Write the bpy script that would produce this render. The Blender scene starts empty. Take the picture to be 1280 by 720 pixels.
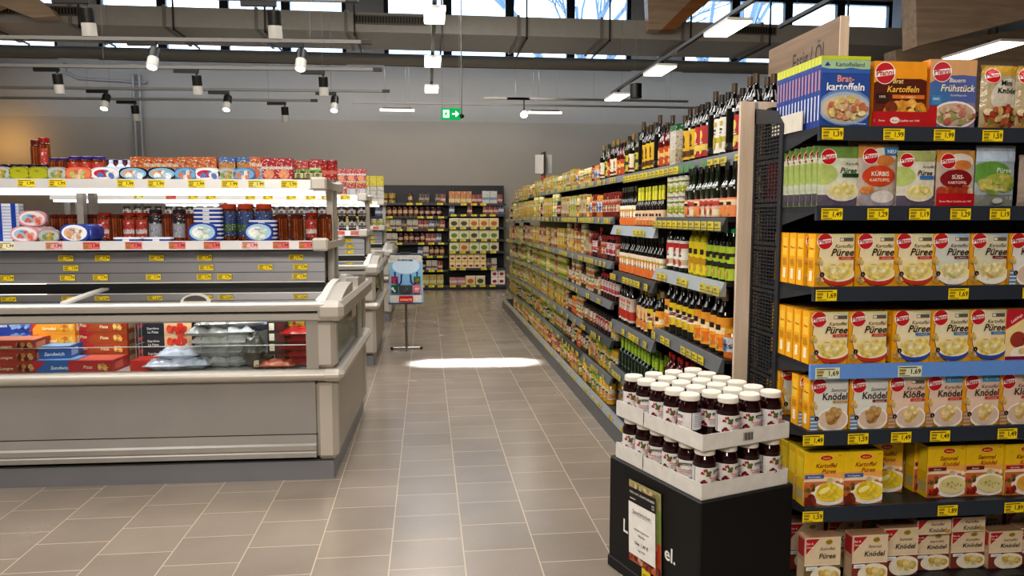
import bpy, math, random
from mathutils import Matrix, Vector
random.seed(11)
PI = math.pi
scene = bpy.context.scene
COL = scene.collection
H = 1.55

# ------------------------------------------------------------------ camera
F = 950.0
th = math.atan(90 / F)
ps = math.atan(107 / F * math.cos(th))
cd = bpy.data.cameras.new('camera')
cam = bpy.data.objects.new('camera', cd)
COL.objects.link(cam)
cd.sensor_width = 36
cd.lens = F * 36 / 1280
cd.clip_end = 200
cam.location = (0, 0, H)
cam.rotation_euler = (PI / 2 - th, 0, -ps)
scene.camera = cam

# ------------------------------------------------------------------ colours and materials
def c(h):
    h = h.lstrip('#')
    if len(h) < 6: h = (h or '0')[0] * 6
    r = []
    for i in (0, 2, 4):
        v = int(h[i:i + 2], 16) / 255
        r.append(v / 12.92 if v <= .04045 else ((v + .055) / 1.055) ** 2.4)
    return (r[0], r[1], r[2], 1)

MATS = []
MI = {}
def newmat(name):
    m = bpy.data.materials.new(name)
    m.use_nodes = True
    nt = m.node_tree
    nt.nodes.clear()
    out = nt.nodes.new('ShaderNodeOutputMaterial')
    MI[name] = len(MATS)
    MATS.append(m)
    return m, nt, out

def attr_mat(name, rough, metal=0, coat=0, var=.0, vscale=30, food=False, bump=0, spec=.5, emis=0):
    m, nt, out = newmat(name)
    N, L = nt.nodes, nt.links
    b = N.new('ShaderNodeBsdfPrincipled')
    a = N.new('ShaderNodeAttribute'); a.attribute_name = 'Col'
    b.inputs['Roughness'].default_value = rough
    b.inputs['Metallic'].default_value = metal
    b.inputs['Coat Weight'].default_value = coat
    b.inputs['Coat Roughness'].default_value = .03
    b.inputs['Specular IOR Level'].default_value = spec
    src = a.outputs['Color']
    tc = N.new('ShaderNodeTexCoord')
    if var or food:
        if food:
            t = N.new('ShaderNodeTexVoronoi'); t.inputs['Scale'].default_value = vscale
            fac = t.outputs['Distance']
        else:
            t = N.new('ShaderNodeTexNoise'); t.inputs['Scale'].default_value = vscale
            t.inputs['Detail'].default_value = 4
            fac = t.outputs['Fac']
        L.new(tc.outputs['Object'], t.inputs['Vector'])
        mr = N.new('ShaderNodeMapRange')
        mr.inputs['From Min'].default_value = 0 if food else .3
        mr.inputs['From Max'].default_value = .8 if food else .7
        mr.inputs['To Min'].default_value = 1.18 if food else 1 - var
        mr.inputs['To Max'].default_value = .72 if food else 1 + var
        L.new(fac, mr.inputs['Value'])
        vm = N.new('ShaderNodeVectorMath'); vm.operation = 'SCALE'
        L.new(src, vm.inputs[0]); L.new(mr.outputs[0], vm.inputs['Scale'])
        src = vm.outputs[0]
        if bump:
            bp = N.new('ShaderNodeBump'); bp.inputs['Strength'].default_value = bump
            bp.inputs['Distance'].default_value = .01
            L.new(fac, bp.inputs['Height']); L.new(bp.outputs[0], b.inputs['Normal'])
    L.new(src, b.inputs['Base Color'])
    if emis:
        L.new(src, b.inputs['Emission Color']); b.inputs['Emission Strength'].default_value = emis
    L.new(b.outputs[0], out.inputs[0])
    return m

attr_mat('paper', .5, var=.06, vscale=25)
attr_mat('gloss', .22, var=.03, vscale=20)
attr_mat('food', .45, food=True, vscale=55)
attr_mat('film', .16, var=.18, vscale=28, bump=.6, coat=.4)
attr_mat('glasscol', .07, coat=.6, var=.35, vscale=40)
attr_mat('metal', .38, metal=.75, var=.04, vscale=6)
attr_mat('steel', .28, metal=.95)
attr_mat('black_metal', .42, var=.1, vscale=60)
attr_mat('plastic', .4, var=.03, vscale=8)
attr_mat('enamel', .33, metal=.25, var=.04, vscale=3)
attr_mat('lit', .5, emis=.6)

def label_mat(name, rough, sc=1.0):
    m, nt, out = newmat(name)
    N, L = nt.nodes, nt.links
    b = N.new('ShaderNodeBsdfPrincipled'); b.inputs['Roughness'].default_value = rough
    a = N.new('ShaderNodeAttribute'); a.attribute_name = 'Col'
    tc = N.new('ShaderNodeTexCoord')
    def nz(scale, stretch, lo, hi, det=1):
        mp = N.new('ShaderNodeMapping'); mp.inputs['Scale'].default_value = (scale * sc, scale * sc, scale * stretch * sc)
        n = N.new('ShaderNodeTexNoise'); n.inputs['Scale'].default_value = 1; n.inputs['Detail'].default_value = det
        L.new(tc.outputs['Object'], mp.inputs[0]); L.new(mp.outputs[0], n.inputs['Vector'])
        r = N.new('ShaderNodeMapRange'); r.inputs['From Min'].default_value = lo; r.inputs['From Max'].default_value = hi
        L.new(n.outputs['Fac'], r.inputs['Value'])
        return r.outputs[0]
    hs = N.new('ShaderNodeHueSaturation'); hs.inputs['Hue'].default_value = .46; hs.inputs['Saturation'].default_value = 1.5; hs.inputs['Value'].default_value = .5
    L.new(a.outputs['Color'], hs.inputs['Color'])
    m1 = N.new('ShaderNodeMixRGB'); L.new(nz(45, 1, .58, .66, 2), m1.inputs[0])
    L.new(a.outputs['Color'], m1.inputs[1]); L.new(hs.outputs[0], m1.inputs[2])
    m2 = N.new('ShaderNodeMixRGB'); L.new(nz(110, 2.2, .62, .66), m2.inputs[0])
    L.new(m1.outputs[0], m2.inputs[1]); m2.inputs[2].default_value = c('#2a1c14')
    m3 = N.new('ShaderNodeMixRGB'); L.new(nz(60, 1.5, .64, .67), m3.inputs[0])
    L.new(m2.outputs[0], m3.inputs[1]); m3.inputs[2].default_value = c('#f0ead8')
    dk = N.new('ShaderNodeVectorMath'); dk.operation = 'SCALE'; dk.inputs['Scale'].default_value = .78
    L.new(m3.outputs[0], dk.inputs[0]); L.new(dk.outputs[0], b.inputs['Base Color']); L.new(b.outputs[0], out.inputs[0])
label_mat('label', .4, 1.35)
label_mat('label_gloss', .22, 1.35)

def emit_mat(name, col, s):
    m, nt, out = newmat(name)
    e = nt.nodes.new('ShaderNodeEmission')
    e.inputs[0].default_value = c(col); e.inputs[1].default_value = s
    nt.links.new(e.outputs[0], out.inputs[0])
emit_mat('lamp_warm', '#fff3dc', 9)
emit_mat('lamp_panel', '#fff4e2', 2.6)
emit_mat('lamp_strip', '#ffffff', 2.6)
emit_mat('lamp_hot', '#fff0c8', 60)
emit_mat('exit_green', '#18b060', 1.1)
emit_mat('exit_white', '#e8ffe8', 1.5)

def glass_mat(name, tint, refl, rough=.02):
    m, nt, out = newmat(name)
    N, L = nt.nodes, nt.links
    t = N.new('ShaderNodeBsdfTransparent'); t.inputs[0].default_value = tint
    g = N.new('ShaderNodeBsdfGlossy'); g.inputs['Roughness'].default_value = rough
    f = N.new('ShaderNodeFresnel'); f.inputs[0].default_value = 1.45
    mp = N.new('ShaderNodeMath'); mp.operation = 'MULTIPLY_ADD'
    mp.inputs[1].default_value = refl; mp.inputs[2].default_value = .02
    mp.use_clamp = True
    L.new(f.outputs[0], mp.inputs[0])
    mx = N.new('ShaderNodeMixShader')
    L.new(mp.outputs[0], mx.inputs[0]); L.new(t.outputs[0], mx.inputs[1]); L.new(g.outputs[0], mx.inputs[2])
    L.new(mx.outputs[0], out.inputs[0])
glass_mat('glass', (.93, .96, .95, 1), .7)
glass_mat('lid_glass', (.45, .47, .47, 1), 1.3)
glass_mat('window_glass', (.9, .95, 1, 1), .6)

def wood_mat(name, a, b_, scale=1.0, axis=0):
    m, nt, out = newmat(name)
    N, L = nt.nodes, nt.links
    tc = N.new('ShaderNodeTexCoord'); mp = N.new('ShaderNodeMapping')
    s = [14, 14, 14]; s[axis] = 1.2
    mp.inputs['Scale'].default_value = [v * scale for v in s]
    n = N.new('ShaderNodeTexNoise'); n.inputs['Scale'].default_value = 2; n.inputs['Detail'].default_value = 6
    n.inputs['Distortion'].default_value = .6
    r = N.new('ShaderNodeValToRGB')
    r.color_ramp.elements[0].position = .3; r.color_ramp.elements[0].color = c(a)
    r.color_ramp.elements[1].position = .7; r.color_ramp.elements[1].color = c(b_)
    b = N.new('ShaderNodeBsdfPrincipled'); b.inputs['Roughness'].default_value = .5
    L.new(tc.outputs['Object'], mp.inputs[0]); L.new(mp.outputs[0], n.inputs['Vector'])
    L.new(n.outputs['Fac'], r.inputs[0]); L.new(r.outputs[0], b.inputs['Base Color'])
    L.new(b.outputs[0], out.inputs[0])
wood_mat('wood_sign', '#6e5740', '#856b50', 1, 1)
wood_mat('wood_board', '#cdb7a0', '#dfcbb6', 1, 2)
wood_mat('wood_beam', '#c2a98f', '#e2c9ab', .5, 0)
wood_mat('wood_strip', '#a86c3c', '#c48a54', .5, 0)

# floor tiles
def floor_mat():
    m, nt, out = newmat('tile')
    N, L = nt.nodes, nt.links
    tc = N.new('ShaderNodeTexCoord'); mp = N.new('ShaderNodeMapping')
    mp.inputs['Rotation'].default_value = (0, 0, PI / 2)
    mp.inputs['Location'].default_value = (.1, .18, 0)
    br = N.new('ShaderNodeTexBrick')
    br.inputs['Scale'].default_value = 1
    br.inputs['Brick Width'].default_value = .30
    br.inputs['Row Height'].default_value = .335
    br.inputs['Mortar Size'].default_value = .0035
    br.inputs['Mortar Smooth'].default_value = .2
    br.inputs['Bias'].default_value = 0
    br.offset = .5
    br.inputs['Color1'].default_value = c('#857a6e')
    br.inputs['Color2'].default_value = c('#8e8275')
    br.inputs['Mortar'].default_value = c('#b3a48f')
    L.new(tc.outputs['Object'], mp.inputs[0]); L.new(mp.outputs[0], br.inputs['Vector'])
    n = N.new('ShaderNodeTexNoise'); n.inputs['Scale'].default_value = 2.2; n.inputs['Detail'].default_value = 5
    L.new(tc.outputs['Object'], n.inputs['Vector'])
    n2 = N.new('ShaderNodeTexNoise'); n2.inputs['Scale'].default_value = 90; n2.inputs['Detail'].default_value = 2
    L.new(tc.outputs['Object'], n2.inputs['Vector'])
    sp = N.new('ShaderNodeMapRange'); sp.inputs['From Min'].default_value = .70; sp.inputs['From Max'].default_value = .76
    sp.inputs['To Max'].default_value = .35
    L.new(n2.outputs['Fac'], sp.inputs['Value'])
    mx = N.new('ShaderNodeMixRGB'); mx.inputs[2].default_value = c('#c9b8a0')
    L.new(sp.outputs[0], mx.inputs[0]); L.new(br.outputs['Color'], mx.inputs[1])
    mr = N.new('ShaderNodeMapRange'); mr.inputs['To Min'].default_value = .82; mr.inputs['To Max'].default_value = 1.18
    L.new(n.outputs['Fac'], mr.inputs['Value'])
    vm = N.new('ShaderNodeVectorMath'); vm.operation = 'SCALE'
    L.new(mx.outputs[0], vm.inputs[0]); L.new(mr.outputs[0], vm.inputs['Scale'])
    b = N.new('ShaderNodeBsdfPrincipled')
    L.new(vm.outputs[0], b.inputs['Base Color'])
    rr = N.new('ShaderNodeMapRange'); rr.inputs['To Min'].default_value = .17; rr.inputs['To Max'].default_value = .32
    L.new(n.outputs['Fac'], rr.inputs['Value']); L.new(rr.outputs[0], b.inputs['Roughness'])
    b.inputs['Specular IOR Level'].default_value = .85
    bp = N.new('ShaderNodeBump'); bp.inputs['Strength'].default_value = .25; bp.inputs['Distance'].default_value = .002
    bp.invert = True
    L.new(br.outputs['Fac'], bp.inputs['Height']); L.new(bp.outputs[0], b.inputs['Normal'])
    L.new(b.outputs[0], out.inputs[0])
floor_mat()
def plaster(name, col, col2, z0, z1):
    m, nt, out = newmat(name)
    N, L = nt.nodes, nt.links
    tc = N.new('ShaderNodeTexCoord')
    n = N.new('ShaderNodeTexNoise'); n.inputs['Scale'].default_value = 1.3; n.inputs['Detail'].default_value = 6
    L.new(tc.outputs['Object'], n.inputs['Vector'])
    sx = N.new('ShaderNodeSeparateXYZ'); L.new(tc.outputs['Object'], sx.inputs[0])
    z = N.new('ShaderNodeMapRange'); z.inputs['From Min'].default_value = z0; z.inputs['From Max'].default_value = z1
    L.new(sx.outputs[2], z.inputs['Value'])
    mx = N.new('ShaderNodeMixRGB'); mx.inputs[1].default_value = c(col); mx.inputs[2].default_value = c(col2)
    L.new(z.outputs[0], mx.inputs[0])
    mr = N.new('ShaderNodeMapRange'); mr.inputs['To Min'].default_value = .93; mr.inputs['To Max'].default_value = 1.07
    L.new(n.outputs['Fac'], mr.inputs['Value'])
    vm = N.new('ShaderNodeVectorMath'); vm.operation = 'SCALE'
    L.new(mx.outputs[0], vm.inputs[0]); L.new(mr.outputs[0], vm.inputs['Scale'])
    b = N.new('ShaderNodeBsdfPrincipled'); b.inputs['Roughness'].default_value = .8
    L.new(vm.outputs[0], b.inputs['Base Color']); L.new(b.outputs[0], out.inputs[0])
plaster('wall_paint', '#8f877d', '#8f877d', 0, 1)      # far wall browner below, greyer above: light falloff put into the colour
plaster('wall_upper', '#97928b', '#97928b', 0, 1)
plaster('ceiling_paint', '#8b8681', '#8b8681', 0, 1)

# ------------------------------------------------------------------ mesh builder
TXT = {}
def text_geo(s, bold=0, shear=0):
    k = (s, bold, shear)
    if k not in TXT:
        cu = bpy.data.curves.new('t', 'FONT')
        cu.body = s; cu.size = 1; cu.resolution_u = 2; cu.offset = bold; cu.shear = shear
        ob = bpy.data.objects.new('t', cu)
        me = bpy.data.meshes.new_from_object(ob)
        vs = [(v.co.x, v.co.y) for v in me.vertices]
        fs = [tuple(p.vertices) for p in me.polygons]
        bpy.data.objects.remove(ob); bpy.data.curves.remove(cu); bpy.data.meshes.remove(me)
        x0 = min(v[0] for v in vs); x1 = max(v[0] for v in vs)
        TXT[k] = ([(v[0] - x0, v[1]) for v in vs], fs, x1 - x0)
    return TXT[k]

def clip(poly, x0, x1, y0, y1):
    def cut(p, f, isec):
        o = []
        for i in range(len(p)):
            a, b = p[i - 1], p[i]
            fa, fb = f(a), f(b)
            if fb:
                if not fa: o.append(isec(a, b))
                o.append(b)
            elif fa: o.append(isec(a, b))
        return o
    def ix(v):
        return lambda a, b: (v, a[1] + (b[1] - a[1]) * (v - a[0]) / (b[0] - a[0]))
    def iy(v):
        return lambda a, b: (a[0] + (b[0] - a[0]) * (v - a[1]) / (b[1] - a[1]), v)
    for f, i in ((lambda q: q[0] >= x0, ix(x0)), (lambda q: q[0] <= x1, ix(x1)), (lambda q: q[1] >= y0, iy(y0)), (lambda q: q[1] <= y1, iy(y1))):
        if not poly: break
        poly = cut(poly, f, i)
    return poly

class MB:
    def __init__(s, M=None):
        s.v = []; s.f = []; s.m = []; s.c = []; s.s = []; s.M = M
    def add(s, vs, fs, mat, col, smooth=False):
        o = len(s.v)
        if s.M is not None: vs = [tuple(s.M @ Vector(v)) for v in vs]
        s.v += vs
        for f in fs:
            s.f.append(tuple(i + o for i in f)); s.m.append(MI[mat]); s.c.append(col); s.s.append(smooth)
        return s
    def box(s, x0, x1, y0, y1, z0, z1, mat, col, bev=0):
        if bev:
            b = bev
            p = [(x0 + b, y0), (x1 - b, y0), (x1, y0 + b), (x1, y1 - b), (x1 - b, y1), (x0 + b, y1), (x0, y1 - b), (x0, y0 + b)]
            q = [(x0 + b, y0 + b), (x1 - b, y0 + b), (x1 - b, y0 + b), (x1 - b, y1 - b), (x1 - b, y1 - b), (x0 + b, y1 - b), (x0 + b, y1 - b), (x0 + b, y0 + b)]
            vs = [(a[0], a[1], z0) for a in q] + [(a[0], a[1], z0 + b) for a in p] + [(a[0], a[1], z1 - b) for a in p] + [(a[0], a[1], z1) for a in q]
            fs = [tuple(range(7, -1, -1)), tuple(range(24, 32))]
            for k in range(3):
                for i in range(8):
                    j = (i + 1) % 8
                    fs.append((k * 8 + i, k * 8 + j, k * 8 + 8 + j, k * 8 + 8 + i))
            return s.add(vs, fs, mat, col)
        return s.add([(x0, y0, z0), (x1, y0, z0), (x1, y1, z0), (x0, y1, z0), (x0, y0, z1), (x1, y0, z1), (x1, y1, z1), (x0, y1, z1)],
                     [(0, 3, 2, 1), (4, 5, 6, 7), (0, 1, 5, 4), (1, 2, 6, 5), (2, 3, 7, 6), (3, 0, 4, 7)], mat, col)
    def prism(s, prof, a0, a1, axis, mat, col, smooth=False):
        # prof: 2D polygon; axis 'x': prof=(y,z); 'y': prof=(x,z); 'z': prof=(x,y)
        n = len(prof)
        def mk(p, a):
            return (a, p[0], p[1]) if axis == 'x' else (p[0], a, p[1]) if axis == 'y' else (p[0], p[1], a)
        vs = [mk(p, a0) for p in prof] + [mk(p, a1) for p in prof]
        fs = [(i, (i + 1) % n, n + (i + 1) % n, n + i) for i in range(n)]
        s.add(vs, fs, mat, col, smooth)
        s.add(vs, [tuple(range(n - 1, -1, -1)), tuple(range(n, 2 * n))], mat, col)
        return s
    def lathe(s, prof, n, segs, cx=0, cy=0, z=0, sx=1, sy=1, smooth=True):
        # prof [(r,z)...], segs: list of (mat,col) per profile gap
        for k in range(len(prof) - 1):
            (r0, z0), (r1, z1) = prof[k], prof[k + 1]
            mat, col = segs[k] if isinstance(segs, list) else segs
            if mat is None: continue
            vs = []
            for r, zz in ((r0, z0), (r1, z1)):
                for i in range(n):
                    a = 2 * PI * i / n
                    vs.append((cx + r * math.cos(a) * sx, cy + r * math.sin(a) * sy, z + zz))
            if r1 < 1e-5:
                vs = vs[:n] + [(cx, cy, z + z1)]; fs = [(i, (i + 1) % n, n) for i in range(n)]
            elif r0 < 1e-5:
                vs = [(cx, cy, z + z0)] + vs[n:]; fs = [(0, 1 + (i + 1) % n, 1 + i) for i in range(n)]
            else:
                fs = [(i, (i + 1) % n, n + (i + 1) % n, n + i) for i in range(n)]
            s.add(vs, fs, mat, col, smooth and abs(z1 - z0) > 1e-6)
        return s
    def tube(s, pts, r, n, mat, col, closed=False):
        pts = [Vector(p) for p in pts]
        rings = []
        for i, p in enumerate(pts):
            if i == 0: d = pts[1] - p
            elif i == len(pts) - 1: d = p - pts[i - 1]
            else: d = pts[i + 1] - pts[i - 1]
            d.normalize()
            u = d.cross(Vector((0, 0, 1)))
            if u.length < .1: u = d.cross(Vector((0, 1, 0)))
            u.normalize(); w = d.cross(u)
            rr = r[i] if isinstance(r, (list, tuple)) else r
            rings.append([tuple(p + (u * math.cos(2 * PI * k / n) + w * math.sin(2 * PI * k / n)) * rr) for k in range(n)])
        vs = [q for g in rings for q in g]
        fs = []
        for i in range(len(pts) - 1):
            for k in range(n):
                fs.append((i * n + k, i * n + (k + 1) % n, (i + 1) * n + (k + 1) % n, (i + 1) * n + k))
        s.add(vs, fs, mat, col, True)
        s.add(rings[0] + rings[-1], [tuple(range(n - 1, -1, -1)), tuple(range(n, 2 * n))], mat, col)
        return s
    def cat(s, o, M=None):
        off = len(s.v)
        s.v += [tuple(M @ Vector(v)) for v in o.v] if M is not None else o.v
        s.f += [tuple(i + off for i in f) for f in o.f]
        s.m += o.m; s.c += o.c; s.s += o.s
        return s
    def mesh(s, name):
        me = bpy.data.meshes.new(name)
        me.from_pydata(s.v, [], s.f)
        used = sorted(set(s.m)); mp = {k: i for i, k in enumerate(used)}
        for k in used: me.materials.append(MATS[k])
        me.polygons.foreach_set('material_index', [mp[k] for k in s.m])
        me.polygons.foreach_set('use_smooth', s.s)
        at = me.attributes.new('Col', 'FLOAT_COLOR', 'CORNER')
        buf = []
        for f, col in zip(s.f, s.c): buf += list(col) * len(f)
        at.data.foreach_set('color', buf)
        me.update()
        return me
    def obj(s, name, parent=None, loc=None, rz=0, label=None, cat=None, group=None, kind=None):
        o = bpy.data.objects.new(name, s.mesh(name))
        COL.objects.link(o)
        if parent: o.parent = parent
        if loc: o.location = loc
        if rz: o.rotation_euler = (0, 0, rz)
        tag(o, label, cat, group, kind)
        return o

class Art:
    """Flat print on a face of a pack: rectangle, ellipse, polygon and lettering in stacked layers."""
    def __init__(s, mb, P, w, h, step=.00035, mat='paper', grid=0):
        s.grid = grid; s.mb = mb; s.P = P; s.w = w; s.h = h; s.k = 1; s.step = step; s.mat = mat
    def poly(s, pts, col, mat=None):
        pts = clip([(x * s.w, y * s.h) for x, y in pts], 0, s.w, 0, s.h)
        if len(pts) < 3: return s
        for i in range(s.grid or 1):
            q = clip(pts, s.w * i / s.grid, s.w * (i + 1) / s.grid, 0, s.h) if s.grid else pts
            if len(q) > 2: s.mb.add([s.P(x, y, s.k * s.step) for x, y in q], [tuple(range(len(q)))], mat or s.mat, c(col))
        s.k += 1
        return s
    def rect(s, x0, y0, x1, y1, col, mat=None):
        return s.poly([(x0, y0), (x1, y0), (x1, y1), (x0, y1)], col, mat)
    def ell(s, x, y, rx, ry, col, mat=None, rot=0, n=20):
        a = s.w / s.h
        P = []
        for i in range(n):
            t = 2 * PI * i / n
            u, v = rx * math.cos(t), ry * math.sin(t)
            P.append((x + u * math.cos(rot) - v * math.sin(rot) / a, y + u * math.sin(rot) * a + v * math.cos(rot)))
        return s.poly(P, col, mat)
    def text(s, t, x, y, size, col, maxw=.95, bold=.01, shear=0, align='c', rot=0, mat=None):
        vs, fs, w = text_geo(t, bold, shear)
        sz = size * s.h
        sx = sz
        if w * sz > maxw * s.w: sx = maxw * s.w / w
        ox = -w * sx / 2 if align == 'c' else (-w * sx if align == 'r' else 0)
        cr, sr = math.cos(rot), math.sin(rot)
        pts = []
        for a, b in vs:
            u, v = a * sx + ox, b * sz
            pts.append(s.P(x * s.w + u * cr - v * sr, y * s.h + u * sr + v * cr, s.k * s.step))
        s.mb.add(pts, fs, mat or s.mat, c(col))
        s.k += 1
        return s
    def lumps(s, x, y, rx, ry, cols, n, r, seed=1):
        rd = random.Random(seed)
        for i in range(n):
            a = rd.random() * 2 * PI; q = rd.random() ** .5
            s.ell(x + rx * q * math.cos(a), y + ry * q * math.sin(a), r * rd.uniform(.7, 1.3), r * rd.uniform(.6, 1) * s.w / s.h, rd.choice(cols), 'food', rd.random() * 3, 9)
        return s

def front(y=0, x0=0):
    return lambda u, v, l: (x0 + u, y - l, v)

def tag(o, label=None, cat=None, group=None, kind=None):
    if label: o['label'] = label
    if cat: o['category'] = cat
    if group: o['group'] = group
    if kind: o['kind'] = kind

def thing(name, label, cat, loc=(0, 0, 0), rz=0, group=None):
    o = bpy.data.objects.new(name, None)
    o.empty_display_size = .1
    COL.objects.link(o)
    o.location = loc; o.rotation_euler = (0, 0, rz)
    tag(o, label, cat, group)
    return o

class Proto:
    """A kind of goods: body mesh and child parts; put() makes a real object of it."""
    def __init__(s, name, cat, look, body, parts=(), w=.08, d=.08, h=.2):
        s.name = name; s.cat = cat; s.look = look; s.body = body; s.parts = parts; s.w = w; s.d = d; s.h = h
        s.me = None
BUDGET = {}
OVER = {}
def put(p, x, y, z, rz, label, group=None, parts=True, scl=None):
    BUDGET[p.name] = BUDGET.get(p.name, 0) + 1
    if len(label.split()) > 16: label = label.replace(p.look, p.look.split(' with ')[0])
    if len(label.split()) > 16: label = label.replace(' counting from the camera', '').replace(' of the long rack', ', long rack')
    if len(label.split()) > 16: print('LONG', label)
    if BUDGET[p.name] > 285:
        M = Matrix.Translation((x, y, z)) @ Matrix.Rotation(rz, 4, 'Z') @ Matrix.Diagonal((1, 1, scl or 1, 1))
        mb = OVER.setdefault(p.name, MB())
        mb.cat(p.body, M)
        for n_, b in p.parts: mb.cat(b, M)
        return None
    if p.me is None:
        p.me = p.body.mesh(p.name)
        full = MB().cat(p.body)
        for n_, b in p.parts: full.cat(b)
        p.full = full.mesh(p.name) if p.parts else p.me
        p.pm = [(n_, b.mesh(n_)) for n_, b in p.parts]
    o = bpy.data.objects.new(p.name, p.me if parts else p.full)
    COL.objects.link(o)
    o.location = (x, y, z); o.rotation_euler = (0, 0, rz)
    if scl: o.scale = (1, 1, scl)
    tag(o, label, p.cat, group)
    if parts:
        for n_, me in p.pm:
            q = bpy.data.objects.new(n_, me); COL.objects.link(q); q.parent = o
    return o
# ------------------------------------------------------------------ measured rays: photo pixel at a known depth -> place
_fw = (math.sin(ps) * math.cos(th), math.cos(ps) * math.cos(th), -math.sin(th))
_rt = (math.cos(ps), -math.sin(ps), 0)
_up = (math.sin(ps) * math.sin(th), math.cos(ps) * math.sin(th), math.cos(th))
def at(x, y, Y):
    a = (x - 640) / F; b = -(y - 360) / F
    d = [_fw[i] + a * _rt[i] + b * _up[i] for i in range(3)]
    t = Y / d[1]
    return (d[0] * t, Y, H + d[2] * t)

# ------------------------------------------------------------------ setting
def struct(name, mb, parent=None):
    return mb.obj(name, parent, kind='structure')
XL, XR, YB, YN, ZC = -9.0, 12.5, 16.5, -3.0, 6.9
MB_ = MB
struct('floor', MB().box(XL, XR, YN, YB, -.1, 0, 'tile', c('#888888')))
G = c('#a5a29c')
Wb = MB()
Wb.box(XL, XR, YB, YB + .3, 0, 3.55, 'wall_paint', G)
struct('wall_back', Wb)
ZW0, ZW1 = 4.68, 6.35
bays = [(-8.95, -7.3), (-6.54, -1.62), (-.84, 4.46), (5.6, 10.5)]
Wu = MB()
Wu.box(XL, XR, YB + .004, YB + .3, 3.55, ZW0, 'wall_upper', G)
Wu.box(XL, XR, YB + .004, YB + .3, ZW1, ZC, 'wall_upper', G)
xs = [XL] + [v for b in bays for v in b] + [XR]
for i in range(0, len(xs), 2):
    if xs[i + 1] - xs[i] > .01: Wu.box(xs[i], xs[i + 1], YB + .004, YB + .3, ZW0, ZW1, 'wall_upper', G)
struct('wall_back_upper', Wu)
struct('wall_left', MB().box(XL - .2, XL, YN, YB + .3, 0, ZC, 'wall_upper', G))
struct('wall_right', MB().box(XR, XR + .2, YN, YB + .3, 0, ZC, 'wall_upper', G))
struct('wall_front', MB().box(XL, XR, YN - .2, YN, 0, ZC, 'wall_upper', G))
struct('ceiling', MB().box(XL - .2, XR + .2, YN - .2, YB + .3, ZC, ZC + .2, 'ceiling_paint', G))
FR = c('#14171b')
for k, (x0, x1) in enumerate(bays):
    w = MB()
    t = .09
    w.box(x0, x1, YB + .08, YB + .2, ZW0, ZW0 + t, 'black_metal', FR)
    w.box(x0, x1, YB + .08, YB + .2, ZW1 - t, ZW1, 'black_metal', FR)
    n = 4 if x1 - x0 > 3 else 1
    st = (x1 - x0) / n
    for i in range(n + 1):
        xm = x0 + i * st
        hw = .09
        w.box(max(x0, xm - hw), min(x1, xm + hw), YB + .08, YB + .2, ZW0 + t, ZW1 - t, 'black_metal', FR)
    wo = struct('window_%d' % (k + 1), w)
    for i in range(n):
        p = MB().box(x0 + i * st + .09, x0 + (i + 1) * st - .09, YB + .13, YB + .14, ZW0 + t, ZW1 - t, 'window_glass', G)
        p.obj('window_pane', wo)
# bare trees outside the windows
def tree(x, y, z0, h, seed, label):
    rd = random.Random(seed)
    mb = MB()
    def br(p, d, l, r, dep):
        q = p + d * l
        m = (p + q) / 2 + Vector((rd.uniform(-.05, .05) * l, 0, rd.uniform(-.05, .05) * l))
        mb.tube([p, m, q], [r, r * .85, r * .65], 5, 'plastic', c('#6f7d8c'))
        if dep == 0: return
        for i in range(3 if dep > 1 else 4):
            nd = (d + Vector((rd.uniform(-1, 1), rd.uniform(-.4, .4), rd.uniform(-.35, .75))) * .75).normalized()
            br(p.lerp(q, rd.uniform(.45, 1)), nd, l * rd.uniform(.6, .85), r * .55, dep - 1)
    br(Vector((x, y, z0)), Vector((rd.uniform(-.2, .2), 0, 1)).normalized(), h, h * .045, 5)
    mb.obj('bare_tree', label=label, cat='tree')
tree(3.9, 24, 0, 6.0, 5, 'bare winter tree outside the window above the middle of the duct')
tree(11.6, 27, 0, 6.2, 8, 'bare winter tree outside the right-hand window, left panes')

# ------------------------------------------------------------------ duct, pipes, beams
DU = c('#c2beb5')
dt = thing('air_duct', 'long beige rectangular air duct hanging below the windows', 'duct', (0, 13, 4.56))
d = MB(); d.box(-8.9, 12.3, 0, 1.35, 0, .31, 'plastic', DU); d.obj('duct_body', dt)
for i in range(15):
    x = -8.4 + i * 1.42
    f = MB(); f.box(x, x + .05, -.025, 1.375, -.025, .335, 'plastic', c('#96938c')); f.obj('flange', dt)
    f = MB(); f.box(x + .15, x + .18, -.03, -.015, -.06, 2.33, 'black_metal', c('#55534f')); f.box(x + .15, x + .18, -.03, 1.38, -.06, -.03, 'black_metal', c('#55534f')); f.obj('hanger_strap', dt)
for px in (0, 443, 888):
    x = at(px, 36, 13)[0]
    g = MB(); w = 1.18
    g.box(x, x + w, -.03, 0, .12, .26, 'plastic', c('#7d766a'))
    for j in range(24): g.box(x + .03 + j * .0475, x + .03 + j * .0475 + .03, -.036, -.03, .14, .24, 'black_metal', c('#2a2723'))
    g.obj('air_grille', dt)
pt = MB(); pt.tube([(-8.8, 15.0, 4.52), (12.3, 15.0, 4.52)], .11, 12, 'plastic', c('#8d867a'))
pt.obj('ceiling_pipe', label='thick beige round pipe running below the air duct', cat='pipe')
for i, (px, lab) in enumerate(((168, 'left one of two thin grey conduits down the back wall'), (176, 'right one of two thin grey conduits down the back wall'))):
    x = at(px, 150, 16.4)[0]
    MB().tube([(x, 16.42, 4.4), (x, 16.42, .1)], .028, 8, 'plastic', c('#8c8a88')).obj('wall_conduit', label=lab, cat='pipe')
x0 = at(80, 95, 16.4)
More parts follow.
